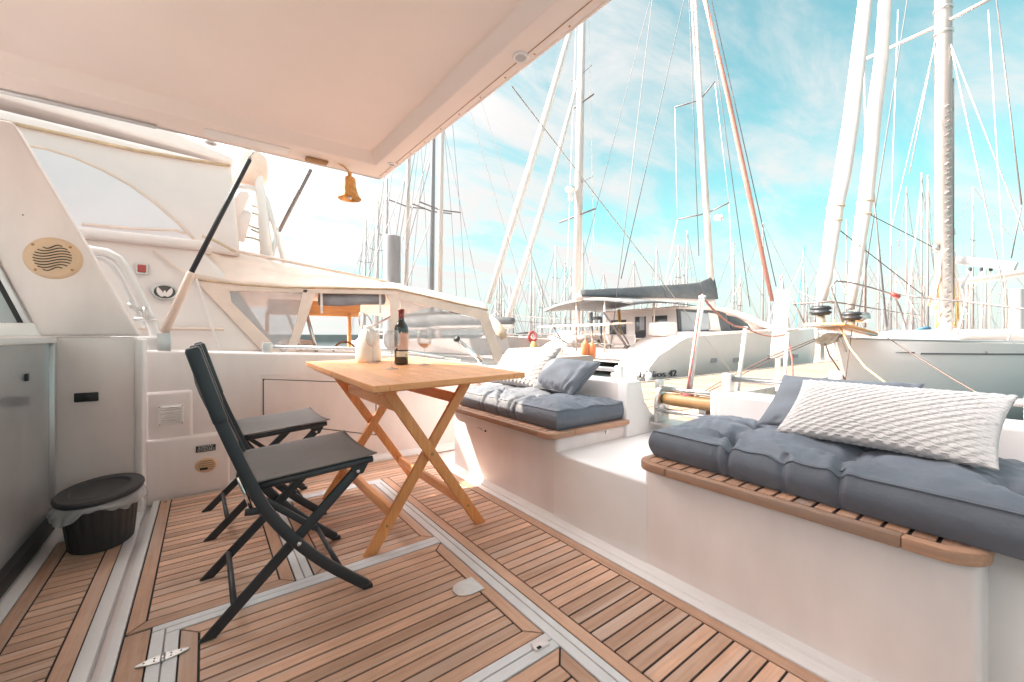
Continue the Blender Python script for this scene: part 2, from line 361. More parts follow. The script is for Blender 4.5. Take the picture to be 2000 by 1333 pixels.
# starboard field with two borders
planks(deck, .934, 1.253, .02, 2.563)
miter(deck, [(.888, -.2), (.934, -.2), (.934, 2.563), (.888, 2.563)])
miter(deck, [(1.253, -.2), (1.300, -.2), (1.300, 2.563), (1.253, 2.563)])
# white frames between the hatches
def frame(x0, x1, y0, y1, par=deck, z=.0025):
    MB().box(x0, x1, y0, y1, -.025, z).build('white_frame', 'nonskid', par, bevel=.0015, seg=1)
for q_ in ((-.128, -.062, .2, 1.66), (-.128, .884, 1.616, 1.677), (.27, .326, 1.678, 2.563), (.27, .884, 2.50, 2.5635), (.834, .8845, -.1, 2.56), (-.06, .8345, .868, .932)):
    MB().box(q_[0]+.001, q_[1]-.001, q_[2]+.001, q_[3]-.001, -.022, -.0012+.0001*random.random()).build('groove_bed', 'groove', deck)
frame(-.128, -.098, .2, 1.645); frame(-.094, -.062, .2, 1.615)
frame(-.128, .8240, 1.648, 1.676)
frame(-.094, .8240, 1.618, 1.6455)
frame(.270, .296, 1.680, 2.545); frame(.300, .326, 1.680, 2.500)
frame(.270, .884, 2.550, 2.563); frame(.330, .884, 2.500, 2.546)
frame(.8255, .8575, -.1, 2.497); frame(.8615, .8845, -.1, 2.497)
frame(-.060, .8240, .868, .900); frame(-.060, .8240, .904, .932)
# hatches
hatch = tag(thing('hatch', None, None, (.38, 1.27, 0)), 'big centre hatch of teak planks with mitred border'); hatch.parent = deck
planks(hatch, -.014, .776, .981, 1.568)
miter(hatch, [(-.060, .934), (.8235, .934), (.776, .981), (-.014, .981)])
miter(hatch, [(-.060, 1.615), (.8235, 1.615), (.776, 1.568), (-.014, 1.568)])
miter(hatch, [(-.060, .934), (-.060, 1.615), (-.014, 1.568), (-.014, .981)])
miter(hatch, [(.8235, .934), (.8235, 1.615), (.776, 1.568), (.776, .981)])
hatch2 = tag(thing('hatch', None, None, (.58, 2.1, 0)), 'far hatch of teak planks under the table'); hatch2.parent = deck
planks(hatch2, .376, .7775, 1.724, 2.498)
miter(hatch2, [(.330, 1.678), (.330, 2.498), (.376, 2.498), (.376, 1.724)])
miter(hatch2, [(.8235, 1.678), (.8235, 2.498), (.7775, 2.498), (.7775, 1.724)])
miter(hatch2, [(.330, 1.678), (.8235, 1.678), (.7775, 1.724), (.376, 1.724)])
hatch3 = tag(thing('hatch', None, None, (.38, .5, 0)), 'near hatch of teak planks at the bottom edge'); hatch3.parent = deck
planks(hatch3, -.014, .7775, .20, .819)
miter(hatch3, [(-.060, .866), (.8235, .866), (.7775, .819), (-.014, .819)])
miter(hatch3, [(-.060, .15), (-.060, .866), (-.014, .819), (-.014, .15)])
miter(hatch3, [(.8235, .15), (.8235, .866), (.7775, .819), (.7775, .15)])
# steel hinge across the joint, flush handle, latch block
c = at(318, 1288, Z=0); hg = thing('hinge', None, None, (c.x, c.y, 0)); hg.parent = deck
b = MB()
for s in (-1, 1):
    b.prism([(c.x+s*.005, c.y-.016), (c.x+s*.030, c.y-.013), (c.x+s*.058, c.y-.003), (c.x+s*.058, c.y+.003), (c.x+s*.030, c.y+.013), (c.x+s*.005, c.y+.016)], 'z', .0028, .0065)
b.build('hinge_leaf', 'steel', hg, bevel=.001, seg=1)
MB().tube([(c.x, c.y-.016, .006), (c.x, c.y+.016, .006)], .0045, 10).build('hinge_pin', 'steel', hg, smooth=True)
b = MB()
for s in (-1, 1):
    for dx, dy in ((.018, .006), (.018, -.006), (.040, 0)): b.lathe([(.0025, 0), (.002, .0008), (0, .0010)], (c.x+s*dx, c.y+dy, .0066), 8)
b.build('screw', 'dark', hg)
c = Vector((.750, 1.262, 0))
b = MB(); pl = [(c.x+.045, c.y-.04), (c.x+.045, c.y+.048)]+[(c.x-.005+.05*cos(a)*1., c.y+.004+.044*sin(a)) for a in [pi/2+pi*i/12 for i in range(13)]]
b.prism(pl, 'z', .0005, .0055); hp = b.build('flush_handle', 'steel', hatch, bevel=.0012, seg=1)
b = MB(); pl = [(.75, .889), (.80, .884), (.806, .914), (.756, .92)]
b.prism(pl, 'z', .003, .011); b.build('latch_block', 'gel', deck, bevel=.003)
MB().box(.757, .770, .884, .893, .0112, .0125).build('latch_slot', 'dark', deck)
b = MB(); b.lathe([(.006, 0), (.006, .001), (0, .001)], (-.170, 2.905, .0005), 10); b.build('deck_plug', 'dark', deck)

# ============================================================ own boat: back wall
bw = thing('back_wall', 'white moulded cockpit back wall with locker and steps', None, (.6, 3.0, 0)); bw['kind'] = 'structure'
b = MB()   # wall with falling top edge, 14 cm thick coaming
b.prism([(-.30, -.03), (-.30, .826), (.30, .796), (1.2, .760), (2.02, .640), (2.02, -.03)], 'y', 3.0, 3.16)
b.build('wall_panel', 'gel', bw, bevel=.018, seg=3)
MB().box(-.262, .12, 2.955, 3.03, -.03, .333).build('step', 'gel', bw, bevel=.018, seg=3)
MB().box(-.262, -.055, 2.975, 3.04, .30, .592).build('step', 'gel', bw, bevel=.018, seg=3)
b = MB()   # locker door, its dark joint and knob
b.box(.292, 1.006, 2.9965, 3.0, .175, .632); 
b.build('locker_joint', 'dark', bw)
b = MB(); b.prism([(.2955, .372), (.2955, .622), (.302, .628), (1.0, .552), (1.0, .182), (.99, .180), (.302, .363)], 'y', 2.9945, 3.01)
b.build('locker_door', 'gel', bw, bevel=.003, seg=1)
b = MB()   # wall below and above the locker door hides the rest of the joint
b.prism([(.27, .10), (.2925, .10), (.2925, .366), (1.0, .178), (1.0, .10), (1.03, .10), (1.03, .16), (.2925, .10)][:1]+[(.28, .12), (1.02, .12), (1.02, .1725), (1.004, .1725), (.2925, .358), (.28, .358)], 'y', 2.9950, 3.01)
b.build('wall_strip', 'gel', bw)
b = MB(); b.prism([(.28, .6325), (.2925, .6325), (1.004, .5575), (1.02, .5575), (1.02, .66), (.28, .66)], 'y', 2.9950, 3.01); b.build('wall_strip', 'gel', bw)
c = at(751, 832, Y=2.99); b = MB(); b.lathe([(0, -.02), (.012, -.02), (.012, 0)], (1.0, 2.995, .27), 12, axis='y'); b.build('locker_knob', 'black', bw, smooth=True)
# louvred vent, black plate, round vent on the steps
v = thing('louvre_vent', None, None, (-.150, 2.972, .465)); v.parent = bw
MB().box(-.205, -.095, 2.968, 2.974, .405, .515).build('vent_frame', 'gelw', v, bevel=.003, seg=1)
for i in range(7): MB().bar((-.192, 2.964, .425+i*.0135), (-.108, 2.964, .425+i*.0135), .008, .004, (0, -.5, 1)).build('slat', 'gelw', v)
MB().box(-.193, -.107, 2.9665, 2.9679, .418, .508).build('vent_back', 'gel', v)  # thin cream panel behind the slats
b = MB()
for x in (-.200, -.100):
    for z in (.411, .509): b.lathe([(.004, 0), (.003, -.003), (0, -.004)], (x, 2.968, z), 8, axis='y')
b.build('screw', 'brownw', v)
c = at(402, 876, Y=2.955)
pl = tag(MB().box(c.x-.046, c.x+.046, 2.951, 2.956, c.z-.018, c.z+.018).build('data_plate', 'black', bw))
b = MB()
for r in range(4):
    x = c.x-.040+random.random()*.006
    while x < c.x+.036:
        w = random.uniform(.003, .010); b.box(x, min(x+w, c.x+.040), 2.9496, 2.9506, c.z+.0115-r*.008, c.z+.0145-r*.008); x += w+random.uniform(.0025, .005)
b.build('plate_print', 'gelw', pl)
c = at(403, 908, Y=2.955); v = thing('round_vent', None, None, (c.x, 2.955, c.z)); v.parent = bw
b = MB(); b.lathe([(0, -.008), (.040, -.009), (.050, -.006), (.053, 0)], (c.x, 2.955, c.z), 32, axis='y', sx=1., sy=.82); b.build('vent_plate', 'beige', v, smooth=True)
for i, z in enumerate((.026, .013, 0, -.013, -.026)):
    hw = .040*sqrt(max(.1, 1-(z/.04)**2)); MB().box(c.x-hw, c.x+hw, 2.9442, 2.9462, c.z+z*.9-.002, c.z+z*.9+.002).build('vent_slot', 'brownw', v)
MB().box(c.x-.030, c.x+.006, 2.9436, 2.9458, c.z-.026, c.z-.014).build('vent_slot', 'dark', v)
# rail block and chrome rail on the coaming
r = thing('coaming_rail', 'low chrome rail with a grey end block on the back coaming', 'rail', (.6, 3.08, .80))
MB().box(.296, .352, 3.05, 3.11, .790, .858).build('rail_block', 'alu', r, bevel=.006)
MB().tube([(.35, 3.08, .832), (1.25, 3.08, .785), (1.75, 3.08, .700)], .013, 12).build('rail_tube', 'chrome', r, smooth=True)
for x, z in ((1.0, .798), (1.6, .725)): MB().tube([(x, 3.08, z-.05), (x, 3.08, z)], .009, 10).build('rail_post', 'chrome', r, smooth=True)
# rod holder
a, e = at(940, 706, Y=3.06), at(892, 662, Y=3.06)
r = thing('rod_holder', 'slanting chrome tube rod holder on the back coaming beyond the table', 'rod holder', (a.x, a.y, a.z-.02))
MB().tube([a, e], .021, 14).build('holder_tube', 'chrome', r, smooth=True)
dd = (e-a).normalized(); MB().tube([e-dd*.012, e+dd*.012], .028, 14).build('tube_rim', 'black', r, smooth=True)
MB().lathe([(0, .0), (.045, .0), (.045, .012), (.022, .03), (0, .035)], (a.x, a.y, a.z-.035), 18).build('holder_base', 'steel', r, smooth=True)

# ============================================================ own boat: cabin wall on the left
cw = thing('cabin_wall', 'white moulded cabin corner with a speaker and a smoked glass front', None, (-.4, 2.83, 0)); cw['kind'] = 'structure'
PY = 2.83
MB().box(-.575, -.283, PY, PY+.12, -.03, .897).build('lower_panel', 'gel', cw, bevel=.012, seg=3)
MB().box(-.2855, -.252, PY-.012, PY+.14, -.03, .885).build('corner_strip', 'gelw', cw, bevel=.010, seg=3)
MB().box(-.281, -.2805, PY-.004, PY+.01, .05, .87).build('panel_joint', 'alu', cw)  # thin grey strip at the panel joint
b = MB(); b.prism([(-.263, .90), (-.690, 1.865), (-1.6, 1.865), (-1.6, 1.60), (-.87, 1.60), (-.615, .90)], 'y', PY-.012, PY+.09)
b.build('upper_panel', 'gel', cw, bevel=.014, seg=3)
# window in the slanted panel: frame, gasket, glass
wv = thing('window', None, None, (-.75, PY-.012, 1.1)); wv.parent = cw
b = MB(); b.prism([(-.615, .905), (-.635, .905), (-.885, 1.60), (-.865, 1.60)], 'y', PY-.03, PY-.008); b.build('window_frame', 'alu', wv, bevel=.004)
b = MB(); b.prism([(-1.6, .9), (-.60, .9), (-.625, .960), (-1.6, .960)], 'y', PY-.032, PY+.05); b.build('window_sill', 'gelw', wv, bevel=.006)
b = MB(); b.prism([(-.650, .955), (-.672, .955), (-.902, 1.6), (-.884, 1.6)], 'y', PY-.024, PY-.004); b.build('gasket', 'gasket', wv)
b = MB(); b.prism([(-1.6, .958), (-.668, .958), (-.895, 1.6), (-1.6, 1.6)], 'y', PY+.010, PY+.018); b.build('window_glass', 'glassd', wv)
# sliding smoked glass front along the left
g = thing('glass_front', None, None, (-.58, 2.2, .08)); g.parent = cw
MB().box(-.60, -.575, -1., PY-.03, .078, .868).build('glass_pane', 'glassd', g)
MB().box(-.60, -.556, -1., PY-.0, .868, .896).build('frame_rail', 'gelw', g, bevel=.004)
MB().box(-.60, -.558, PY-.032, PY-.002, .07, .868).build('frame_post', 'alu', g, bevel=.003)
MB().box(-.60, -.545, -1., PY-.03, .022, .078).build('bottom_track', 'gasket', g, bevel=.004)
MB().box(-.60, -.57, -1., PY-.01, -.03, .022).build('kick_board', 'gelw', g)
MB().box(-.5755, -.565, 2.47, 2.49, .72, .75).build('glass_latch', 'black', g, bevel=.003)
MB().box(-1.65, -.60, -1., PY+.05, -.03, .89).build('cabin_side', 'gelw', cw)
# latch on the lower panel
c = at(169, 776, Y=PY); l = thing('flush_latch', None, None, c); l.parent = cw
MB().box(c.x-.042, c.x+.042, PY-.008, PY+.001, c.z-.022, c.z+.022).build('latch_plate', 'black', l, bevel=.004)
MB().lathe([(0, -.012), (.016, -.012), (.018, -.006)], (c.x, PY-.002, c.z), 20, axis='y').build('latch_ring', 'gasket', l, smooth=True)
# speaker
c = at(105, 505, Y=PY-.012); s_ = thing('speaker', 'round beige speaker with wavy slots set in the white cabin corner', 'speaker', (c.x, PY-.012, c.z))
MB().lathe([(0, -.016), (.078, -.016), (.090, -.012), (.097, 0)], (c.x, PY-.012, c.z), 40, axis='y', sx=1., sy=1.).build('speaker_plate', 'beige', s_, smooth=True)
for i in range(9):
    z0 = (i-4)*.0135; b = MB(); P = []
    hw = sqrt(max(0, .062**2-(z0*1.0)**2))
    for k in range(13):
        t = -1+2*k/12; P.append((c.x+t*hw, PY-.0292, c.z+(z0+.010*sin(t*2.6))*.95))
    b.tube(P, .0024, 6); b.build('speaker_slot', 'dark', s_)
for ax, az in ((-.062, .054), (.056, .056), (-.054, -.060), (.062, -.050)):
    MB().lathe([(.006, 0), (.004, -.003), (0, -.004)], (c.x+ax, PY-.027, c.z+az), 10, axis='y').build('screw', 'brownw', s_)
MB().lathe([(.003, 0), (0, -.002)], (-.66, PY-.012, 1.45), 8, axis='y').build('screw', 'dark', cw)

# ============================================================ own boat: benches at the stern
def seat(par, x0, x1, y0, y1, z0, z1, r0, r1, pitch=.047, r=.05):
    """teak seat: rounded frame rails with planks across"""
    w = .030
    def rnd(X0, X1, Y0, Y1, R, flags):
        pts = []
        for (cx, cy, a, f) in ((X0, Y0, pi, flags[0]), (X1, Y0, 1.5*pi, flags[1]), (X1, Y1, 0, flags[2]), (X0, Y1, .5*pi, flags[3])):
            sx = 1 if cx == X0 else -1; sy = 1 if cy == Y0 else -1
            if f:
                for k in range(6): q = a+k*pi/10; pts.append((cx+sx*R+R*cos(q), cy+sy*R+R*sin(q)))
            else: pts.append((cx, cy))
        return pts
    MB().prism(rnd(x0+.01, x1-.01, y0+.01, y1-.01, r, (r0, 0, 0, r1)), 'z', z0+.004, z1-.006).build('seat_core', 'caulk', par)
    # frame: ring between the outer rounded outline and the inner opening, split into front and ends
    R2 = max(.004, r-.02)
    def arc(cx, cy, R, a0, a1, n=7): return [(cx+R*cos(a0+(a1-a0)*k/n), cy+R*sin(a0+(a1-a0)*k/n)) for k in range(n+1)]
    fy0 = y0+r+.06; fy1 = y1-r-.06
    MB().prism([(x0, fy0), (x0+w, fy0), (x0+w, fy1), (x0, fy1)], 'z', z0, z1).build('front_rail', 'tby', par, bevel=.004)
    for (ya, yb, sgn) in ((y0, fy0, 1), (y1, fy1, -1)):
        if sgn == 1: out = [(x0, yb-.0003)]+arc(x0+r, ya+r, r, pi, 1.5*pi)+[(x0+.16, ya)]; inn = [(x0+.16, ya+w)]+arc(x0+w+R2, ya+w+R2, R2, 1.5*pi, pi)+[(x0+w, yb-.0003)]
        else: out = [(x0, yb+.0003)]+arc(x0+r, ya-r, r, pi, .5*pi)+[(x0+.16, ya)]; inn = [(x0+.16, ya-w)]+arc(x0+w+R2, ya-w-R2, R2, .5*pi, pi)+[(x0+w, yb+.0003)]
        MB().prism(out+inn, 'z', z0, z1+.0002).build('corner_rail', 'tby', par, bevel=.004)
        MB().box(x0+.162, x1, min(ya, ya+sgn*w), max(ya, ya+sgn*w), z0, z1).build('end_rail', 'tbx', par, bevel=.007)
    n = round((y1-y0-2*w)/pitch); pw = (y1-y0-2*w)/n
    for i in range(n):
        plank(par, 'teak_plank', 'tbx', x0+w+.005, x1-.01, y0+w+i*pw+.0045, y0+w+(i+1)*pw-.0045, z0+.01, z1-.0012)
bl = thing('bench', 'white moulded stern bench beyond the table with weathered teak seat', 'bench', (1.6, 2.0, 0), 'stern benches')
br = thing('bench', 'long white stern bench in the right foreground with weathered teak seat', 'bench', (1.6, .4, 0), 'stern benches')
MB().box(1.368, 1.90, 1.462, 2.492, -.03, .406).build('bench_base', 'gel', bl, bevel=.02, seg=3)
seat(bl, 1.305, 1.90, 1.435, 2.515, .406, .434, 1, 1, r=.04)
MB().box(1.366, 1.90, .10, .968, -.03, .404).build('bench_base', 'gel', br, bevel=.02, seg=3)
seat(br, 1.295, 1.90, .085, .965, .404, .434, 1, 1, r=.075)
b = MB(); b.box(1.360, 1.372, 2.13, 2.19, .318, .332); b.build('seat_latch', 'steel', bl, bevel=.004)
b = MB(); b.box(1.362, 1.37, 2.085, 2.095, .318, .328); b.build('lock_hole', 'dark', bl)
b = MB(); b.tube([(1.70, 1.437, .392), (1.70, 1.428, .392)], .008, 10); b.build('seat_catch', 'steel', bl)
sw = thing('side_wall', 'white stern coaming with a gate opening between the benches', None, (1.9, 1.2, 0)); sw['kind'] = 'structure'
MB().box(1.364, 2.30, .945, 1.485, -.06, .335).build('gate_step', 'gelw', sw, bevel=.012, seg=3)
MB().box(1.895, 2.04, 1.50, 3.0, -.5, .645).build('coaming', 'gel', sw, bevel=.02, seg=3)
MB().box(1.895, 2.04, -1.6, .955, -.5, .640).build('coaming', 'gel', sw, bevel=.02, seg=3)
b = MB(); b.prism([(1.878, .33), (2.3, .33), (2.3, .40), (2.12, .44), (2.05, .52), (2.01, .645), (1.885, .645)], 'y', 1.44, 1.51); b.build('gate_cheek', 'gelw', sw, bevel=.012, seg=3)
b = MB(); b.prism([(1.9, .33), (2.3, .33), (2.3, .40), (2.04, .45), (2.0, .638), (1.9, .638)], 'y', .94, .985); b.build('gate_cheek', 'gelw', sw, bevel=.012, seg=3)
MB().box(2.03, 2.32, -1.6, 3.2, -.75, .30).build('transom', 'gelw', sw)
# far right foreground corner of the cockpit
MB().box(1.50, 1.9, -.6, .14, -.03, .398).build('corner_base', 'gelw', sw, bevel=.02, seg=3)
MB().tube([(1.50, .03, .37), (1.46, .03, .37), (1.46, -.05, .37)], .012, 10).build('corner_handle', 'chrome', sw, smooth=True)
# hand rails over the coaming
for nm, y0, y1, lab in (('hand_rail', 1.56, 2.5, 'chrome hand rail on the coaming behind the far bench pillows'), ('hand_rail', .04, .93, 'chrome hand rail on the coaming behind the near bench')):
    r = thing(nm, lab, 'rail', (1.965, (y0+y1)/2, .645), 'coaming hand rails')
    zz_ = .70
    MB().tube([(1.965, y0, zz_), (1.965, y1, zz_)], .013, 12).build('rail_tube', 'white' if y0 > 1 else 'chrome', r, smooth=True)
    for y in (y0, y1): MB().box(1.945, 1.985, y-.022, y+.022, .643, .725).build('rail_block', 'gelw', r, bevel=.005)
# roller fairlead in the gate
rl = thing('gangway_roller', 'wooden gangway roller in a metal frame in the stern gate', 'roller', (2.16, 1.22, .40))
for y in (1.40, 1.02):
    b = MB(); b.prism([(2.09, .40), (2.21, .40), (2.21, .53), (2.17, .60), (2.12, .60), (2.09, .53)], 'y', y-.012, y+.012); b.build('side_bracket', 'steel', rl, bevel=.004)
    MB().lathe([(0, -.022), (.028, -.022), (.034, -.012), (.034, .012), (.028, .022), (0, .022)], (2.13, y-.006, .47), 18, axis='y').build('bracket_boss', 'gelw', rl, smooth=True)
MB().lathe([(0, 1.04), (.030, 1.04), (.036, 1.10), (.034, 1.21), (.036, 1.32), (.030, 1.385), (0, 1.385)], (2.155, 0, .535), 20, axis='y').build('wooden_roller', 'gwood', rl, smooth=True)
MB().tube([(2.15, 1.02, .592), (2.15, 1.40, .592)], .016, 12).build('cross_tube', 'chrome', rl, smooth=True)
MB().tube([(2.10, 1.02, .475), (2.10, 1.40, .475)], .014, 12).build('cross_tube', 'chrome', rl, smooth=True)
MB().box(2.12, 2.17, 1.395, 1.425, .59, .645).build('lock_clamp', 'steel', rl, bevel=.005)
MB().box(2.08, 2.25, .99, 1.43, .388, .404).build('roller_base', 'steel', rl, bevel=.003)

# ============================================================ own boat: roof
rf = thing('ceiling', 'white moulded cockpit roof seen from below', None, (0, 1.5, 2.0)); rf['kind'] = 'structure'
RX = lambda y: 1.07-.0375*(y-.5)
MB().prism([(-1.9, -1.2), (RX(-1.2), -1.2), (RX(2.845), 2.845), (-1.9, 2.845)], 'z', 2.085, 2.135).build('roof_shell', 'gelw', rf, bevel=.015)
# border with recessed centre: sloped step
def ring(o0, o1, z0, z1): pass
b = MB()
outer = [(-1.9, -1.2), (RX(-1.2), -1.2), (RX(2.845), 2.845), (-1.9, 2.845)]
inn = [(-1.7, -1.0), (.970, -1.0), (.882, 2.645), (-1.7, 2.645)]
inn2 = [(-1.66, -.97), (.945, -.97), (.855, 2.625), (-1.66, 2.625)]
vs = [(x, y, 2.0) for x, y in outer]+[(x, y, 2.0) for x, y in inn]+[(x, y, 2.078) for x, y in inn2]+[(x, y, 2.0845) for x, y in outer]
fs = []
for i in range(4):
    j = (i+1) % 4; fs += [(i, j, 4+j, 4+i), (4+i, 4+j, 8+j, 8+i), (i, 12+i, 12+j, j)]
fs.append((8, 9, 10, 11)); b.add(vs, fs); b.build('roof_lining', 'roof', rf, bevel=.008, seg=3, auto=25)
b = MB(); b.tube([(RX(-1.2)+.004, -1.2, 2.012), (RX(2.845)+.004, 2.845, 2.012)], .013, 10); b.build('edge_trim', 'roof', rf, smooth=True)
b = MB(); b.tube([(-1.7, 2.852, 2.006), (.98, 2.852, 2.006)], .010, 10); b.build('edge_trim', 'alu', rf, smooth=True)
b = MB(); b.bar((RX(0)-.022, -1, 1.9995), (RX(2.8)-.022, 2.80, 1.9995), .003, .002); b.build('trim_joint', 'brownw', rf)
for i in range(14):
    y = .3+i*.185; MB().lathe([(.0045, 0), (.003, -.002), (0, -.003)], (RX(y)-.014, y, 1.999), 8).build('screw', 'brownw', rf)
MB().box(.0, .40, 2.70, 2.80, 1.994, 2.0).build('cover_plate', 'gelw', rf, bevel=.003)
b = MB(); b.box(-1.3, -.2, 2.815, 2.842, 1.985, 2.0); b.build('back_rail', 'alu', rf, bevel=.005)
for (px, py, rr) in ((1017, 112, .030), (765, 321, .024), (412, 280, .026)):
    c = at(px, py, Z=1.998); l = thing('ceiling_light', {1017: 'round recessed ceiling light on the right roof border', 765: 'round recessed ceiling light at the far roof corner', 412: 'round recessed ceiling light on the back roof border'}[px], 'light', (c.x, c.y, 1.999), 'recessed ceiling lights')
    MB().lathe([(rr*.72, -.004), (rr*.95, -.008), (rr*1.1, -.004), (rr*1.12, .001)], (c.x, c.y, 1.999), 28).build('light_ring', 'gelw', l, smooth=True)
    MB().lathe([(0, -.0035), (rr*.74, -.0035)], (c.x, c.y, 1.999), 24).build('lens', 'pane', l, smooth=True)
c = at(488, 245, Z=2.076)
hk = thing('ceiling_hook', 'small brass toggle hook hanging from the ceiling above the chairs', 'hook', (c.x, c.y, 2.076))
MB().lathe([(0, -.010), (.022, -.009), (.030, -.002), (.030, .003)], (c.x, c.y, 2.076), 20).build('hook_plate', 'steel', hk, smooth=True)
MB().tube([(c.x, c.y, 2.070), (c.x+.004, c.y, 2.035), (c.x+.012, c.y, 2.015)], .006, 8).build('hook_pin', 'steel', hk, smooth=True)
# bell on its bracket
bc = at(683, 372, Y=2.76); top = at(682, 346, Y=2.76).z; bot = at(683, 389, Y=2.76).z; H = top-bot
bl_ = thing('ships_bell', 'small old brass bell hanging from a bracket at the roof edge', 'bell', (bc.x, 2.76, top))
R = .072; pr = [(0, top), (.022, top), (.031, top-.005), (.036, top-.018), (.040, top-H*.42), (.047, top-H*.66), (.058, top-H*.84), (.068, top-H*.94), (R, bot+.003), (R*.985, bot), (R*.93, bot+.002), (.05, top-H*.75), (.036, top-H*.4), (.026, top-.02), (0, top-.015)]
MB().lathe(pr, (bc.x, 2.76, 0), 32).build('bell_body', 'bronze', bl_, smooth=True)
MB().lathe([(0, -.016), (.012, -.012), (.016, 0), (.012, .012), (0, .016)], (bc.x, 2.76, bot+.012), 14).build('clapper', 'steel', bl_, smooth=True)
MB().tube([(bc.x, 2.76, top-.005), (bc.x, 2.76, top+.03)], .012, 10).build('bell_crown', 'bronze', bl_, smooth=True)
P = [at(x, y, Y=2.76) for x, y in ((682, 342), (680, 334), (672, 326), (660, 319), (645, 315), (630, 316))]
MB().tube(P, [.007, .007, .006, .006, .006, .006], 8).build('bell_bracket', 'bronze', bl_, smooth=True)
c = at(617, 319, Y=2.78); MB().box(c.x-.06, c.x+.065, 2.745, 2.80, 1.983, 1.999).build('bracket_plate', 'brownw', bl_, bevel=.004)
# roof strut: dark rod with a pale sleeve
a, m_, e = at(487, 312, Y=2.90), at(374, 532, Y=2.99), at(321, 650, Y=3.03)
st = thing('roof_strut', 'slanting dark rod with a pale sleeve holding up the back of the roof', 'strut', e)
MB().tube([a, m_], .0135, 12).build('strut_rod', 'anth', st, smooth=True)
MB().tube([m_, m_+(e-m_)*.03, e], [.018, .021, .021], 12).build('strut_sleeve', 'canvas', st, smooth=True)
MB().box(e.x-.03, e.x+.03, e.y-.02, e.y+.02, .80, e.z).build('strut_foot', 'alu', st, bevel=.005)
MB().tube([a, a+(a-m_)*.12], .010, 8).build('strut_end', 'steel', st, smooth=True)
# white tube hoop and cleat beside the cabin corner
hp_ = thing('grab_hoop', 'white curved tube rail behind the cabin corner', 'rail', at(302, 676, Y=3.12))
P = [at(x, y, Y=3.12) for x, y in ((120, 478), (170, 488), (208, 494), (230, 506), (248, 530), (275, 585), (296, 630), (303, 655), (304, 690))]
MB().tube(P, .024, 12).build('hoop_tube', 'white', hp_, smooth=True)
P = [at(x, y, Y=3.14) for x, y in ((170, 500), (200, 506), (218, 518), (236, 545), (262, 600), (282, 640))]
MB().tube(P, .010, 8).build('inner_tube', 'white', hp_, smooth=True)
a = at(252, 597, Y=3.10); e = at(305, 624, Y=3.10)
cl = tag(MB().tube([at(250, 592, Y=3.1), at(262, 603, Y=3.1), at(285, 606, Y=3.1)], .010, 8).tube([at(283, 600, Y=3.1), at(284, 622, Y=3.1)], .012, 8).tube([at(262, 623, Y=3.1), e], .011, 8).build('mooring_cleat', 'steel', smooth=True), 'worn steel cleat on the white hoop beside the cabin corner', 'cleat')
MB().box(-.42, -.20, 3.05, 3.2, .80, .90).build('coaming_block', 'gelw', bw, bevel=.02, seg=3)
# ============================================================ folding table
TX0, TX1, TY0, TY1 = .474, 1.162, 1.45, 2.647
TZ = lambda x, y: .723+.026*(y-1.45)/1.197+.012*(x-.474)/.688
tb = thing('folding_table', 'orange slatted wooden folding table with crossed legs', 'table', (.818, 2.05, 0))
def slab(name, x0, x1, y0, y1, t0, t1, m, bev=.002):
    b = MB().box(x0, x1, y0, y1, t0, t1); b.v = [(x, y, z+TZ(x, y)) for x, y, z in b.v]; return b.build(name, m, tb, bevel=bev, seg=1)
for (ya, yb) in ((TY0, 2.046), (2.051, TY1)):
    slab('end_board', TX0+.062, TX1-.062, ya, ya+.06, -.024, 0, 'tabx'); slab('end_board', TX0+.062, TX1-.062, yb-.06, yb, -.024, 0, 'tabx')
    slab('side_board', TX0, TX0+.0605, ya, yb, -.024, .0003, 'taby'); slab('side_board', TX1-.0605, TX1, ya, yb, -.024, .0003, 'taby')
    n = 8; w = (TX1-TX0-.124)/n
    for i in range(n): slab('slat', TX0+.062+i*w+.002, TX0+.062+(i+1)*w-.002, ya+.062, yb-.062, -.021, -.0006+random.uniform(-.0003, .0003), 'taby', .0015)
slab('under_rail', TX0+.06, TX1-.10, 1.575, 1.60, -.048, -.0245, 'tabx'); slab('under_rail', TX0+.06, TX1-.10, 2.49, 2.515, -.048, -.0245, 'tabx')
slab('under_rail', TX0+.03, TX0+.055, 1.50, 2.60, -.044, -.0245, 'taby'); slab('under_rail', TX1-.085, TX1-.06, 1.60, 2.49, -.044, -.0245, 'taby')
def leg(x0, x1, z1, y, w=.046, t=.021):
    a, e = Vector((x0, y, 0)), Vector((x1, y, z1)); d = (e-a).normalized(); n = Vector((-d.z, 0, d.x))
    # foot cut level with the deck
    k = w/2/abs(n.z) if abs(n.z) > .01 else 0
    pl = []
    hx = w/2/abs(d.z)
    P = [(x0-hx, 0.0012), (x0+hx, 0.0012), (x1+hx, z1), (x1-hx, z1)]
    b = MB().prism(P, 'y', y-t/2, y+t/2); return b.build('leg', 'tabz', tb, bevel=.003)
for yy, s in ((1.685, 1), (2.45, -1)):
    leg(1.061, .600, .682, yy-.0125*s); leg(.544, 1.005, .690, yy+.0125*s)
    for (x, z, k) in ((.806, .378, -1), (.99, .105, -1), (.612, .105, 1)):
        y0 = yy-.0125*s-.0105 if k == -1 else yy+.0125*s-.0105
        MB().lathe([(.007, 0), (.006, -.003), (0, -.004)], (x, y0, z), 10, axis='y').build('bolt', 'brownw', tb, smooth=True)
MB().box(.625, .648, 1.709, 2.426, .125, .172).build('stretcher', 'taby', tb, bevel=.003)
MB().box(.955, .978, 1.684, 2.45, .110, .155).build('stretcher', 'taby', tb, bevel=.003)
MB().box(.935, .957, 1.709, 2.426, .585, .632).build('stretcher', 'taby', tb, bevel=.003)
MB().box(.652, .674, 1.70, 2.43, .575, .620).build('stretcher', 'taby', tb, bevel=.003)

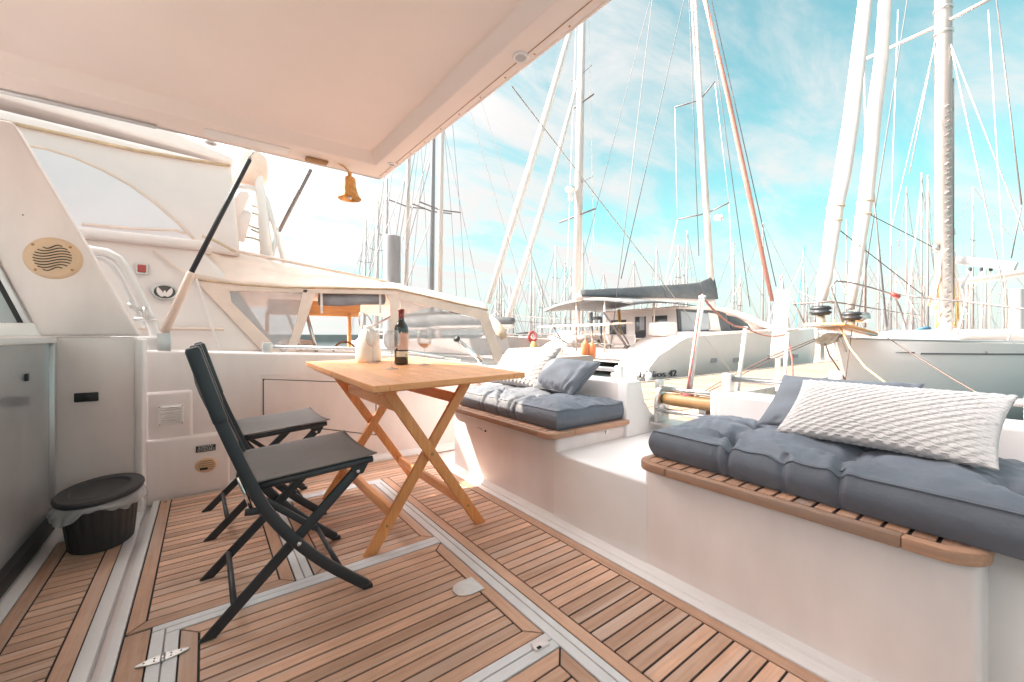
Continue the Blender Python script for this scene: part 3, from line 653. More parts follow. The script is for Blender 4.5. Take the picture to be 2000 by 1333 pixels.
# ============================================================ folding chairs
def ribbon(pts, w, y0, y1, r=0):
    P = [Vector((x, z)) for x, z in pts]; Q = []
    for i in range(len(P)-1):       # smooth with Catmull-Rom
        p0, p1, p2, p3 = P[max(i-1, 0)], P[i], P[i+1], P[min(i+2, len(P)-1)]
        for k in range(4):
            t = k/4; Q.append(.5*((2*p1)+(p2-p0)*t+(2*p0-5*p1+4*p2-p3)*t*t+(3*p1-p0-3*p2+p3)*t**3))
    Q.append(P[-1]); A, B = [], []
    for i, q in enumerate(Q):
        d = (Q[min(i+1, len(Q)-1)]-Q[max(i-1, 0)]).normalized(); n = Vector((-d.y, d.x)); A.append(q+n*w/2); B.append(q-n*w/2)
    b = MB(); m = len(Q); vs = []
    for y in (y0, y1): vs += [(p.x, y, p.y) for p in A]+[(p.x, y, p.y) for p in B]
    fs = []
    for i in range(m-1):
        fs += [(i, i+1, m+i+1, m+i), (2*m+i+1, 2*m+i, 3*m+i, 3*m+i+1), (i+1, i, 2*m+i, 2*m+i+1), (m+i, m+i+1, 3*m+i+1, 3*m+i)]
    fs += [(0, m, 3*m, 2*m), (m-1, 3*m-1, 4*m-1, 2*m-1)]
    return b.add(vs, fs)
UP = [(-.030, .868), (.006, .750), (.040, .640), (.098, .485), (.152, .360), (.227, .247), (.333, .128), (.462, .0135)]
def chair():
    c = thing('folding_chair', 'nearer black folding chair with grey mesh seat, in front of the table', 'chair', (.23, 1.70, 0), 'black folding chairs at the table')
    N, Fy = 1.482, 1.918
    for y in (N, Fy):
        u = ribbon(UP, .034, y-.011, y+.011); u.build('back_upright', 'anth', c, bevel=.006)
        ribbon(UP[:3], .038, y-.0150, y+.0150).build('fabric_sleeve', 'anth', c, bevel=.010)
        MB().box(.448, .482, y-.012, y+.012, .0008, .016).build('foot_cap', 'black', c, bevel=.004)
        s = 1 if y == N else -1; yi = y+s*.027
        b = MB(); a, e = Vector((.008, yi, .012)), Vector((.437, yi, .425)); hx = .016
        b.prism([(-.018, .0012), (.026, .0012), (.030+.42, .41), (.448, .436), (.425, .436), (.40, .41)], 'y', yi-.009, yi+.009); b.build('cross_leg', 'anth', c, bevel=.005)
        b = MB(); b.prism([(.402, .446), (.476, .449), (.455, .410), (.447, .408), (.430, .414)], 'y', y+s*.012, y+s*.016); b.build('seat_bracket', 'anth', c)
        for x, z in ((.436, .420), (.244, .229)): MB().lathe([(0, -.006), (.006, -.004), (.0075, 0)] if s == 1 else [(0, .006), (.006, .004), (.0075, 0)], (x, y-s*.0115+(s*.0235 if x > .4 else 0)*1.0, z), 12, axis='y').build('rivet', 'chrome', c, smooth=True)
        # second crossing bar under the seat running to the rear
        MB().bar((.10, yi, .425), (.300, yi, .250), .012, .020, (1, 0, 1)).build('seat_link', 'anth', c, bevel=.003)
        MB().tube([(.082, y+s*.013, .470), (.118, y+s*.013, .360)], .0065, 8).build('lock_rod', 'chrome', c, smooth=True)
        MB().tube([(.098, y+s*.006, .362), (.15, y+s*.006, .357)], .011, 10).build('lock_joint', 'anth', c, smooth=True)
        MB().tube([(.112, y+s*.006, .432), (.485, y+s*.006, .457)], .0115, 10).build('seat_rail', 'anth', c, smooth=True)
    def sf(u, v):
        x = .108+u*.392; y = N+.0+v*(Fy-N); sag = -.014*sin(pi*v)*(.6+.4*sin(pi*u))+.006*abs(2*v-1)**4
        z = .444+.0255*u+.004*max(0, (u-.85)/.15)**2+sag; return (x, y, z)
    b = MB(); n = 20; b.grid(sf, n, n); o = b.build('seat', 'mesh', c, smooth=True)
    md = o.modifiers.new('thickness', 'SOLIDIFY'); md.thickness = .004
    def bf(u, v):
        y = N+v*(Fy-N); t = u; x = -.026+.125*t+.0*t; z = .860-.365*t
        x = -.030+.032*t/.33 if t < .33 else .002+(t-.33)/.67*.100
        return (x-.030*sin(pi*v)*(.3+.7*sin(pi*t)), y, z)
    b = MB(); b.grid(bf, 10, 14); o = b.build('back_sling', 'mesh', c, smooth=True)
    md = o.modifiers.new('thickness', 'SOLIDIFY'); md.thickness = .004
    MB().tube([(.072, N+.03, .078), (.072, Fy-.03, .078)], .009, 10).build('stretcher', 'anth', c, smooth=True)
    MB().tube([(.385, N+.01, .078), (.385, Fy-.01, .078)], .009, 10).build('stretcher', 'anth', c, smooth=True)
    return c
ch = chair()
c2 = copy_tree(ch); c2.location = (.236, 2.437, 0); c2.rotation_euler = (0, 0, radians(1.2))
c2['label'] = 'farther black folding chair with grey mesh seat, beside the back wall locker'

# ============================================================ waste bin
BX, BY = -.362, 2.50
bn = thing('waste_bin', 'oval anthracite waste bin with lid and plastic liner beside the cabin corner', 'bin', (BX, BY, 0))
b = MB(); n = 104; rows = [(.0, .80), (.004, .84), (.05, .87), (.12, .92), (.19, .965), (.205, .985), (.215, 1.0), (.215, .95), (.06, .85), (.02, .80)]; vs = []
for i, (z, s) in enumerate(rows):
    for k in range(n):
        a = 2*pi*k/n; rib = (1+.010*(1 if (k//2) % 2 else -1)) if .004 < z < .2 and i < 6 else 1
        vs.append((BX+.125*s*rib*cos(a), BY+.03*(1-z/.215)+.172*s*rib*sin(a), z+.0006))
fs = [(i*n+k, i*n+(k+1) % n, (i+1)*n+(k+1) % n, (i+1)*n+k) for i in range(len(rows)-1) for k in range(n)]+[tuple(range(n)), tuple((len(rows)-1)*n+k for k in range(n))]
b.add(vs, fs).build('bin_body', 'bin', bn, smooth=True, auto=25) if False else b.add(vs, fs).build('bin_body', 'bin', bn)
b = MB()
def lz(x, y, z): return (x, y, z+.231+.055*(x-BX)+.02*(y-BY))
lp = [(.90, -.012), (1.05, -.010), (1.075, -.002), (1.07, .006), (1.03, .012), (.74, .013), (.70, .006), (.66, .003), (0, .004)]
b.lathe(lp, (0, 0, 0), 56, sx=.133, sy=.178); b.v = [lz(x+BX, y+BY, z) for x, y, z in b.v]; b.build('lid', 'bin', bn, smooth=True, auto=35)
b = MB(); n = 120; vs = []; J = 8
for j in range(J+1):
    for k in range(n):
        a = 2*pi*k/n; t = j/J
        drop = .050+.022*sin(a*2+1)+.012*sin(a*5)+.006*vnoise(k*.25, 3); bul = .006*sin(a*23+j)*t+.012*sin(pi*t)+.006*vnoise(k*.3, j*.7, 5)*t
        vs.append((BX+(.131+bul+.012*t)*cos(a), BY+(.177+bul+.012*t)*sin(a), .222+.055*(.13*cos(a))-drop*t+.004*sin(a*17)*t))
fs = [(i*n+k, i*n+(k+1) % n, (i+1)*n+(k+1) % n, (i+1)*n+k) for i in range(J) for k in range(n)]
b.add(vs, fs).build('liner', 'liner', bn, smooth=True)

# ============================================================ on the table
def camdir(x, y): return math.atan2(-y, -x)
bx, by = .862, 2.16; bz = TZ(bx, by)+.0008; A = camdir(bx, by)
bt = thing('wine_bottle', 'dark red wine bottle with pink label and burgundy capsule', 'bottle', (bx, by, bz))
R = .0375
MB().lathe([(0, .004), (.030, 0), (R-.002, .002), (R, .008), (R, .190), (R-.001, .200), (.033, .213), (.024, .225), (.0175, .236), (.0150, .250), (.0145, .292), (0, .292)], (bx, by, bz), 40).build('bottle_body', 'bottle', bt, smooth=True)
MB().lathe([(.0152, .236), (.0152, .285), (.0165, .287), (.0165, .297), (.015, .302), (0, .302)], (bx, by, bz), 28).build('capsule', 'caps', bt, smooth=True)
b = MB(); n = 48; vs = []
for k in range(n+1):
    a = A-.55+2.0*k/n; top = .168+.018*(vnoise(k*.45, 1)+.5*vnoise(k*1.3, 2)-.6)
    for z in (.080, top): vs.append((bx+(R+.0005)*cos(a), by+(R+.0005)*sin(a), bz+z))
b.add(vs, [(2*k, 2*k+2, 2*k+3, 2*k+1) for k in range(n)]).build('label_sheet', 'label', bt, smooth=True)
MB().lathe([(R+.0005, .042), (R+.0005, .074)], (bx, by, bz), 40, a0=A-.75, a1=A+1.4).build('lower_label', 'label2', bt, smooth=True)
MB().lathe([(R+.0009, .072), (R+.0009, .079)], (bx, by, bz), 30, a0=A-.35, a1=A+1.4).build('label_band', 'black', bt, smooth=True)
for z in (.148, .140, .132, .124, .116, .106): MB().lathe([(R+.0009, z), (R+.0009, z+.0016)], (bx, by, bz), 16, a0=A-.05, a1=A+.75).build('label_print', 'brownw', bt)
MB().lathe([(R+.0009, .048), (R+.0009, .056)], (bx, by, bz), 8, a0=A+.55, a1=A+.85).build('label_print', 'green', bt)
P = []
for k in range(15):
    q = 2*pi*k/14; aa = A+.25+.55*cos(q); P.append((bx+.0156*cos(aa), by+.0156*sin(aa), bz+.266+.009*sin(q)))
MB().tube(P, .0006, 5).build('capsule_emblem', 'label', bt)
def glass(px, py, lab, wine, Hh=.188):
    z = .744
    for _ in range(4):
        p = at(px, py, Z=z); z = TZ(p.x, p.y)+.0008
    g = thing('wine_glass', lab, 'glass', (p.x, p.y, z), 'wine glasses on the table')
    pr = [(0, .004), (.006, .004), (.030, .0015), (.031, 0), (.031, .0012), (.006, .006), (.0032, .012), (.0030, .080), (.006, .088), (.020, .096), (.034, .112), (.0385, .130), (.037, .155), (.031, Hh), (.0304, Hh), (.036, .155), (.0375, .130), (.033, .113), (.019, .098), (0, .092)]
    MB().lathe(pr, (p.x, p.y, z), 36).build('glass_body', 'glass', g, smooth=True)
    if wine: MB().lathe([(0, .0935), (.018, .099), (.0315, .1135), (.0335, .1165), (0, .1165)], (p.x, p.y, z), 30).build('wine', 'wine', g, smooth=True)
glass(765, 721, 'wine glass standing just left of the wine bottle', False)
glass(829, 713, 'wine glass with a little pale wine, right of the bottle', True)
glass(728, 709, 'wine glass standing in front of the white lantern', False)
lx, ly = .775, 2.45; z0 = TZ(lx, ly)+.0008
ln = thing('lantern', 'white table lantern with a curved carrying handle', 'lantern', (lx, ly, z0))
MB().lathe([(0, 0), (.066, 0), (.071, .004), (.073, .03), (.071, .07), (.064, .12), (.052, .158), (.044, .175), (.038, .186), (.026, .190), (0, .190)], (lx, ly, z0), 36).build('lantern_shade', 'lant', ln, smooth=True)
MB().lathe([(.028, .190), (.028, .206), (.024, .210), (0, .211)], (lx, ly, z0), 24).build('lantern_cap', 'white', ln, smooth=True)
q = [at(x, y, Y=2.45) for x, y in ((705, 641), (702, 630), (701, 620), (704, 611), (711, 612), (718, 617), (724, 625), (727, 634), (729, 643))]
MB().tube(q, .0042, 8).build('carry_handle', 'steel', ln, smooth=True)

# ============================================================ cushions
def cushion(lab, x0, x1, y0, y1, z0, T, tufts, segs, seed, nx=56, ny=150, skew=0.):
    W_, L = x1-x0, y1-y0
    c = thing('seat_cushion', lab, 'cushion', ((x0+x1)/2, (y0+y1)/2, z0), 'slate bench cushions')
    def seg(px, py, a, b):
        ax, ay = a; bx, by = b; dx, dy = bx-ax, by-ay; t = max(0, min(1, ((px-ax)*dx+(py-ay)*dy)/(dx*dx+dy*dy+1e-9)))
        return sqrt((px-ax-t*dx)**2+(py-ay-t*dy)**2), t
    def warp(x, y, s):   # s: 0 bottom .. 1 top
        u, v = (x-x0)/W_, (y-y0)/L; a, b = 2*u-1, 2*v-1
        dome = (1-abs(a)**3.2)*(1-abs(b)**6)
        z = z0+s*T*(.80+.30*dome)
        ed = 1-s
        # side bulge and corner pull
        bx_ = .018*sin(pi*min(1, s))*(1 if a > 0 else -1)*abs(a)**10; by_ = .014*sin(pi*min(1, s))*(1 if b > 0 else -1)*abs(b)**18
        low = (vnoise(x*9, y*9, seed)-.5)*.020+(vnoise(x*26, y*18, seed+1)-.5)*.008+(abs(vnoise(x*14+y*9, y*30-x*10, seed+2)-.5)-.25)*.013+(abs(vnoise(x*40-y*22, y*16+x*12, seed+7)-.5)-.25)*.007
        z += s*low*(1-abs(a)**8)
        for (tx, ty) in tufts:
            d = sqrt((x-tx)**2+(y-ty)**2); ang = math.atan2(y-ty, x-tx)
            z -= s*T*(.40*exp(-(d/.030)**2)+.20*exp(-(d/.085)**2)*(1+.35*cos(ang*6+seed)))
        pin = 0
        for (p, q, dep, wd) in segs:
            d, t = seg(x, y, p, q); k = .72*dep*exp(-(d/wd)**2); z -= s*k; z += s*dep*.22*exp(-((d-wd*2.1)/(wd*1.2))**2)
            if abs(y-p[1]) < .05 and a < -.9: pin = max(pin, exp(-((y-p[1])/.009)**2)*dep/.02)
        X_ = x+bx_+pin*.010*(1 if a < 0 else 0)-skew*(1-v); Y_ = y+by_
        return (X_, Y_, z)
    b = MB()
    fx = lambda u: x0+W_*(.5-.5*cos(pi*u))*.35+W_*u*.65
    fy = lambda v: y0+L*v
    b.grid(lambda u, v: warp(fx(u), fy(v), 1), nx, ny)
    b.grid(lambda u, v: warp(fx(u), fy(v), 0), 6, 12)
    ns = 8
    b.grid(lambda u, v: warp(x0, fy(u), v), ny, ns); b.grid(lambda u, v: warp(x1, fy(u), v), ny, ns)
    b.grid(lambda u, v: warp(fx(u), y0, v), nx, ns); b.grid(lambda u, v: warp(fx(u), y1, v), nx, ns)
    o = b.build('cushion_cover', 'cush', c, smooth=True)
    bm = bmesh.new(); bm.from_mesh(o.data); bmesh.ops.remove_doubles(bm, verts=bm.verts, dist=.0006); bmesh.ops.recalc_face_normals(bm, faces=bm.faces); bm.to_mesh(o.data); bm.free()
    for q in o.data.polygons: q.use_smooth = True
    o.data.set_sharp_from_angle(angle=radians(62))
    # piping seam along the upper edge
    P = [warp(x0, fy(k/90), .97) for k in range(91)]; P = [(x-.002, y, z) for x, y, z in P]
    MB().tube(P, .0022, 6).build('piping', 'cush', c, smooth=True)
    for yy, sg in ((y0, -1), (y1, 1)):
        P = [warp(fx(k/40), yy, .97) for k in range(41)]; P = [(x, y+sg*.002, z) for x, y, z in P]; MB().tube(P, .0022, 6).build('piping', 'cush', c, smooth=True)
    # tuft buttons
    for (tx, ty) in tufts:
        p = warp(tx, ty, 1); MB().lathe([(.009, -.001), (.008, .003), (0, .005)], p, 12).build('tuft_button', 'cush', c, smooth=True)
    return c
ZC = .4355
cushion('slate grey tufted cushion on the far bench beyond the table', 1.385, 1.885, 1.475, 2.47, ZC, .122, [(1.56, 1.80), (1.56, 2.16), (1.74, 1.80), (1.74, 2.16)],
        [((1.38, 1.86), (1.52, 1.80), .022, .013), ((1.38, 1.97), (1.52, 2.13), .022, .013), ((1.38, 2.12), (1.52, 2.16), .022, .013), ((1.56, 1.80), (1.60, 1.50), .012, .016), ((1.56, 1.80), (1.72, 1.80), .012, .02), ((1.56, 2.16), (1.7, 2.12), .012, .02)], 3)
cushion('slate grey tufted cushion on the long bench in the right foreground', 1.402, 1.89, -.11, .945, ZC, .125, [(1.52, .69), (1.55, .36), (1.74, .69), (1.74, .36), (1.55, .06)],
        [((1.40, .655), (1.50, .675), .024, .012), ((1.40, .49), (1.50, .655), .020, .012), ((1.40, .355), (1.52, .375), .022, .012), ((1.52, .69), (1.74, .69), .014, .02), ((1.52, .69), (1.56, .92), .010, .02), ((1.55, .36), (1.74, .36), .014, .02), ((1.52, .69), (1.55, .36), .008, .03)], 11, skew=.055)

# ============================================================ pillows
def pillow(name, lab, m, grp, BLp, BRp, TLp, TRp, thick, knit=False, seed=0, nu=90, nv=64, rows=15, cols=11):
    """pillow stretched over four corner points (bottom left/right, top left/right), facing the bench front"""
    BLp, BRp, TLp, TRp = map(Vector, (BLp, BRp, TLp, TRp)); c0 = (BLp+BRp+TLp+TRp)/4
    c = thing(name, lab, 'pillow', c0, grp)
    nrm = ((BRp-BLp).cross(TLp-BLp)).normalized()
    if nrm.x > 0: nrm = -nrm
    def fn(side):
        def f(u, v):
            a, b_ = 2*u-1, 2*v-1
            ka = .5+.5*a*(1-.055*(1-b_*b_)); kb = .5+.5*b_*(1-.09*(1-a*a))
            P = BLp*(1-ka)*(1-kb)+BRp*ka*(1-kb)+TLp*(1-ka)*kb+TRp*ka*kb
            t = thick*.5*(max(0, (1-a*a)*(1-b_*b_)))**.42
            edge = min(1, 6*min(u, 1-u, v, 1-v)**.8)
            if knit:
                r = v*rows; i = floor(r); fr = r-i; ph = .5*(i % 2)
                w = abs(sin(pi*fr))**.6; k = .55+.45*cos(2*pi*(u*cols+ph)); wave = .0055*w*(.35+.65*k)
                t += wave*max(.35, edge)+(vnoise(u*40, v*30, seed)-.5)*.002
                P = P+(TLp-BLp).normalized()*.003*sin(2*pi*(u*cols+ph))*sin(2*pi*fr)
            else:
                t += edge*((vnoise(u*5, v*4, seed)-.5)*.020+.006*sin(u*46+8*vnoise(u*3, v*3, seed))*exp(-((u-.93)/.12)**2)*(.5+vnoise(v*9, 2, seed)))
                t -= .006*exp(-((v-.07)/.06)**2)*max(0, sin(u*38+seed))*edge
            return P+nrm*t*side
        return f
    b = MB(); b.grid(fn(1), nu, nv); b.grid(fn(-1), nu//2 if not knit else nu, nv//2 if not knit else nv)
    o = b.build('pillow_cover', m, c, smooth=True)
    bm = bmesh.new(); bm.from_mesh(o.data); bmesh.ops.remove_doubles(bm, verts=bm.verts, dist=.0008); bmesh.ops.recalc_face_normals(bm, faces=bm.faces); bm.to_mesh(o.data); bm.free()
    for q in o.data.polygons: q.use_smooth = True
    return c
pillow('pillow', 'long white braided knit pillow on the near bench', 'knit', 'pillows on the benches', (1.575, .585, .572), (1.535, .085, .575), (1.80, .575, .735), (1.79, .065, .735), .085, True, 1, nu=230, nv=180, rows=23, cols=15)
pillow('pillow', 'plain grey pillow tucked behind the white knit pillow on the near bench', 'pilg', 'pillows on the benches', (1.70, .70, .560), (1.72, .27, .565), (1.868, .665, .745), (1.872, .26, .745), .075, False, 2)
pillow('pillow', 'grey pillow with ruched edge leaning on the far bench coaming', 'pilg', 'pillows on the benches', (1.67, 2.00, .570), (1.64, 1.635, .565), (1.845, 2.03, .760), (1.850, 1.60, .745), .13, False, 5)
pillow('pillow', 'white knit pillow at the table end of the far bench', 'knit', 'pillows on the benches', (1.62, 2.44, .570), (1.69, 2.00, .570), (1.84, 2.50, .80), (1.86, 1.94, .825), .15, True, 9, nu=150, nv=120, rows=19, cols=13)
# ============================================================ water, pontoons, shore
SEA = -.62
w = MB(); w.grid(lambda u, v: (-300+900*u, -300+900*v, SEA), 4, 4); tag(w.build('water', 'water'), 'calm green harbour water between the boats', kind='structure')
dk = thing('pontoon', 'pale wooden pontoon walkway between the boats', None, (5.6, 5, -.1)); dk['kind'] = 'structure'
MB().box(4.25, 6.95, -14, 34, -.42, -.135).build('pontoon_base', 'anchor', dk)
MB().box(6.96, 21, 3.35, 5.35, -.42, -.135).build('pontoon_base', 'anchor', dk)
DZ = -.10
i = 0; y = -2.0
while y < 7.0:
    plank(dk, 'dock_board', 'dock', 4.25, 6.95, y+.004, y+.136, -.134, DZ+random.uniform(-.003, .003)); y += .14
x = 6.96
while x < 14.5:
    plank(dk, 'dock_board', 'dock', x+.004, x+.136, 3.35, 5.35, -.134, DZ+random.uniform(-.003, .003)); x += .14
b = MB()
for (x0, x1, y0, y1, ax) in ((4.25, 6.95, -14, -2.0, 'y'), (4.25, 6.95, 7.0, 34, 'y'), (14.5, 21, 3.35, 5.35, 'x')):
    t = y0 if ax == 'y' else x0
    while t < (y1 if ax == 'y' else x1):
        if ax == 'y': b.box(x0, x1, t+.004, t+.136, -.134, DZ)
        else: b.box(t+.004, t+.136, y0, y1, -.134, DZ)
        t += .14
tag(b.build('distant_boards', 'dock', dk), kind='stuff')
for (x0, x1, y0, y1) in ((4.20, 4.25, -14, 34), (6.95, 6.99, -14, 3.35), (6.95, 6.99, 5.35, 34), (6.99, 21, 3.30, 3.35), (6.99, 21, 5.35, 5.40)):
    MB().box(x0, x1, y0, y1, -.40, DZ+.02).build('edge_beam', 'anchor', dk)
b = MB(); b.prism([(-260, 150), (-260, 190), (420, 190), (420, 70), (300, 70), (180, 150)], 'z', SEA, 1.4)
tag(b.build('quay', 'shore'), 'low pale quay far across the harbour', kind='structure')
def rope(pts, r, m, name, lab, cat, grp=None, sag=0, n=14, parent=None, nn=6):
    P = []
    if len(pts) == 2:
        a, e = Vector(pts[0]), Vector(pts[1])
        for k in range(n+1):
            t = k/n; P.append(a.lerp(e, t)+Vector((0, 0, -sag*4*t*(1-t))))
    else: P = pts
    o = MB().tube(P, r, nn).build(name, m, parent, smooth=True)
    if lab: tag(o, lab, cat, grp)
    return o

# ============================================================ neighbouring motor yacht
ny_ = thing('motor_yacht', 'big white motor yacht moored alongside with a beige canvas cockpit enclosure', 'yacht', (0, 5.5, SEA))
Y0 = 4.0
b = MB()   # hull
sec = []
for k in range(19):
    x = -9+12.2*k/18; sec.append(x)
vs = []; prof = [(0, 1.0), (.04, .96), (.10, .80)]
def hz(x): return .80-.075*max(0, x)
for x in sec:
    for (yy, zz_) in ((4.55, SEA-.3), (4.12, SEA+.25), (3.99, .40), (3.96, hz(x)), (4.14, hz(x)+.01), (6.76, hz(x)+.01), (6.95, hz(x)), (6.92, .40), (6.78, SEA+.25), (6.3, SEA-.3)): vs.append((x, yy, zz_))
n = 10; fs = [(i*n+k, i*n+(k+1) % n, (i+1)*n+(k+1) % n, (i+1)*n+k) for i in range(18) for k in range(n)]+[tuple(range(n)), tuple(18*n+k for k in range(n))]
b.add(vs, fs).build('hull', 'boat', ny_, bevel=0)
MB().tube([(-9, 3.955, .955), (.12, 3.985, .955)], .012, 8).build('rubbing_strake', 'canvas', ny_)
b = MB(); b.prism([(-9, .70), (-9, 1.59), (-.03, 1.59), (.18, 1.34), (.52, .76)], 'y', 4.02, 6.9); b.build('cabin', 'boat', ny_, bevel=.04, seg=3)
b = MB(); b.prism([(-9, 1.585), (-9, 1.66), (-.02, 1.64), (.05, 1.60), (.03, 1.57)], 'y', 3.96, 6.95); b.build('cabin_moulding', 'boat', ny_, bevel=.02)
# flybridge: canvas side, arc seam, hardtop
YF = 4.22
def q(x, y, Y=YF): return at(x, y, Y=Y)
pts = [q(455, 322), q(470, 480), q(385, 487)]
b = MB(); P = [(-9, 2.49), (q(0, 212).x, q(0, 212).z), (q(452, 323).x, q(452, 323).z), (q(470, 500).x, q(470, 500).z), (q(385, 490).x, 1.60), (-9, 1.62)]
b.prism(P, 'y', YF, 6.7); b.build('flybridge_canvas', 'canvasw', ny_, bevel=.03, seg=3)
arc = [(40, 283), (90, 291), (145, 308), (200, 332), (255, 362), (305, 398), (350, 438), (388, 478)]
A_ = [q(x, y, YF-.008) for x, y in arc]
b = MB(); P = [(p.x, p.z) for p in A_]+[(q(380, 487).x, q(380, 487).z), (q(160, 465).x, q(160, 465).z), (-2.5, 1.70), (-2.5, A_[0].z-.02)]
b.prism(P, 'y', YF-.012, YF-.002); b.build('vinyl_window', 'vinylw', ny_)
MB().tube([(-2.5, YF-.012, A_[0].z-.01)]+A_, .012, 6).build('zip_seam', 'canvas', ny_, smooth=True)
MB().tube([q(0, 236, YF-.02), q(120, 262, YF-.02), q(260, 293, YF-.02), q(360, 310, YF-.02), q(450, 324, YF-.02)], .014, 8).build('edge_piping', 'trim', ny_, smooth=True)
b = MB(); b.prism([(-9, 2.47), (-9, 3.15), (-1.5, 2.98), (-.1, 2.54), (.2, 2.46), (.2, 2.40), (-1.1, 2.52)], 'y', 4.30, 6.6); b.build('hardtop', 'boat', ny_, bevel=.05, seg=3)  # hardtop edge; its hidden upper slope is shaped to gate the sun
b = MB(); b.prism([(-9, 3.1), (-1.75, 3.05), (-1.75, 4.25), (-9, 4.3)], 'y', 4.35, 4.75); b.build('added_sun_block', 'canvasw', ny_, bevel=.05)  # unseen block added above the yacht to keep sun off the deck
MB().tube([q(160, 438, YF-.03), q(260, 447, YF-.03), q(345, 450, YF-.03), q(362, 457, YF-.03)], .010, 6).build('hand_tube', 'canvas', ny_, smooth=True)
# small cabin side details
c = at(277, 525, Y=4.0); MB().box(c.x-.024, c.x+.024, 3.99, 4.03, c.z-.028, c.z+.028).build('side_light', 'redp', ny_, bevel=.006)
MB().box(c.x-.034, c.x+.034, 4.0, 4.03, c.z-.040, c.z+.034).build('light_mount', 'steel', ny_)
c = at(322, 571, Y=4.0); em = thing('emblem', None, None, (c.x, 4.0, c.z)); em.parent = ny_
MB().lathe([(0, -.010), (.062, -.010), (.064, -.004), (.064, .022)], (c.x, 4.0, c.z), 36, axis='y', sx=1.05, sy=.80).build('emblem_field', 'emb', em)
MB().lathe([(.060, -.010), (.064, -.014), (.072, -.012), (.072, .022)], (c.x, 4.0, c.z), 36, axis='y', sx=1.05, sy=.80).build('emblem_rim', 'steel', em, smooth=True)
for s in (-1, 1):
    b = MB(); b.prism([(c.x+s*.006, c.z-.034), (c.x+s*.010, c.z-.004), (c.x+s*.022, c.z+.016), (c.x+s*.040, c.z+.036), (c.x+s*.046, c.z+.020), (c.x+s*.046, c.z+.0), (c.x+s*.036, c.z-.022), (c.x+s*.020, c.z-.036)], 'y', 3.985, 3.992); b.build('emblem_wing', 'boat', em)
b = MB(); b.prism([(c.x-.010, c.z-.030), (c.x+.010, c.z-.030), (c.x+.007, c.z+.006), (c.x, c.z+.012), (c.x-.007, c.z+.006)], 'y', 3.9845, 3.9915); b.build('emblem_body', 'boat', em)
MB().tube([q(300, 490, 3.99), q(340, 520, 3.99), q(370, 540, 3.97)], .008, 6).build('tie_line', 'canvas', ny_)
MB().tube([q(383, 545, 3.96), q(405, 610, 3.95), q(432, 695, 3.94)], .010, 6).build('tie_line', 'canvasw', ny_)
# canvas cockpit enclosure: rounded hood over hoops
YN, YR = 4.0, 6.85
def Q(x, y, Y=YN): return at(x, y, Y=Y)
edge = [Q(380, 546), Q(470, 556), Q(560, 562), Q(680, 563), Q(772, 565), Q(830, 578), Q(890, 592), Q(952, 606)]   # lower edge of the near side
ridge = [(Q(388, 486, 4.25), .0), (Q(455, 492, 4.35), 0), (Q(545, 512, 4.5), 0), (Q(660, 538, 4.6), 0), (Q(775, 556, 4.5), 0), (Q(830, 566, 4.4), 0), (Q(890, 579, 4.4), 0), (Q(945, 592, 4.35), 0)]
def interp(L, t):
    t = t*(len(L)-1); i = min(int(t), len(L)-2); return L[i].lerp(L[i+1], t-i)
R_ = [r[0] for r in ridge]
def hood(u, v):
    a = interp(edge, u); r = interp(R_, u); far = Vector((a.x, YR, a.z)); rf_ = Vector((r.x, YR-.3, r.z))
    if v < .3:
        t = v/.3; p = a.lerp(r, t); p.y += -.03*sin(pi*t); p.z += (.018*sin(pi*t))*(1)
    elif v < .8:
        t = (v-.3)/.5; p = r.lerp(rf_, t); p.z += .05*sin(pi*t)
    else:
        t = (v-.8)/.2; p = rf_.lerp(far, t)
    p.z += .012*sin(u*34+5*v)*sin(pi*min(1, v*2))*(1 if u < .6 else .5)+.010*(vnoise(u*30, v*14, 4)-.5)
    return p
b = MB(); b.grid(hood, 70, 30); o = b.build('canvas_hood', 'canvas', ny_, smooth=True); md = o.modifiers.new('thickness', 'SOLIDIFY'); md.thickness = .012; md.offset = -1
MB().tube([e+Vector((0, -.008, 0)) for e in edge], .009, 8).build('hood_piping', 'trim', ny_, smooth=True)
def strip(name, pts, m='canvas', y0=YN-.006, y1=YN+.006, yoff=0):
    P = [at(x, y, Y=YN) for x, y in pts]; b = MB().prism([(p.x, p.z) for p in P], 'y', y0+yoff, y1+yoff); return b.build(name, m, ny_, bevel=.003, seg=1)
strip('enclosure_strip', [(380, 548), (600, 564), (600, 572), (448, 569), (452, 590), (556, 695), (520, 695)])
strip('enclosure_strip', [(592, 566), (618, 566), (604, 610), (574, 695), (556, 695), (578, 630)])
strip('enclosure_strip', [(602, 566), (772, 568), (772, 576), (602, 573)], yoff=-.004)
strip('enclosure_strip', [(752, 570), (785, 570), (781, 585), (780, 700), (764, 700), (762, 590)], yoff=.004)
strip('enclosure_strip', [(780, 570), (860, 588), (952, 609), (990, 720), (970, 720), (938, 628), (925, 620), (860, 604), (781, 586)])
strip('clear_pane', [(446, 570), (597, 571), (580, 625), (562, 690), (552, 690), (452, 592)], 'vinyl', y0=YN-.001, y1=YN+.001)
strip('clear_pane', [(782, 587), (925, 621), (938, 629), (970, 715), (782, 700)], 'vinyl', y0=YN-.001, y1=YN+.001)
# rolled-up window with ties
a, e = Q(628, 583), Q(756, 583); MB().tube([a+Vector((0, .10, .0)), a.lerp(e, .3)+Vector((0, .10, -.008)), a.lerp(e, .7)+Vector((0, .10, .004)), e+Vector((0, .10, 0))], .060, 16).build('rolled_window', 'roll', ny_, smooth=True)
for px in (629, 744):
    p = Q(px, 570); P = Q(px+1, 612); MB().bar(p+Vector((0, .03, 0)), P+Vector((0, .03, 0)), .022, .003, (0, 1, 0)).build('tie_strap', 'canvasw', ny_)
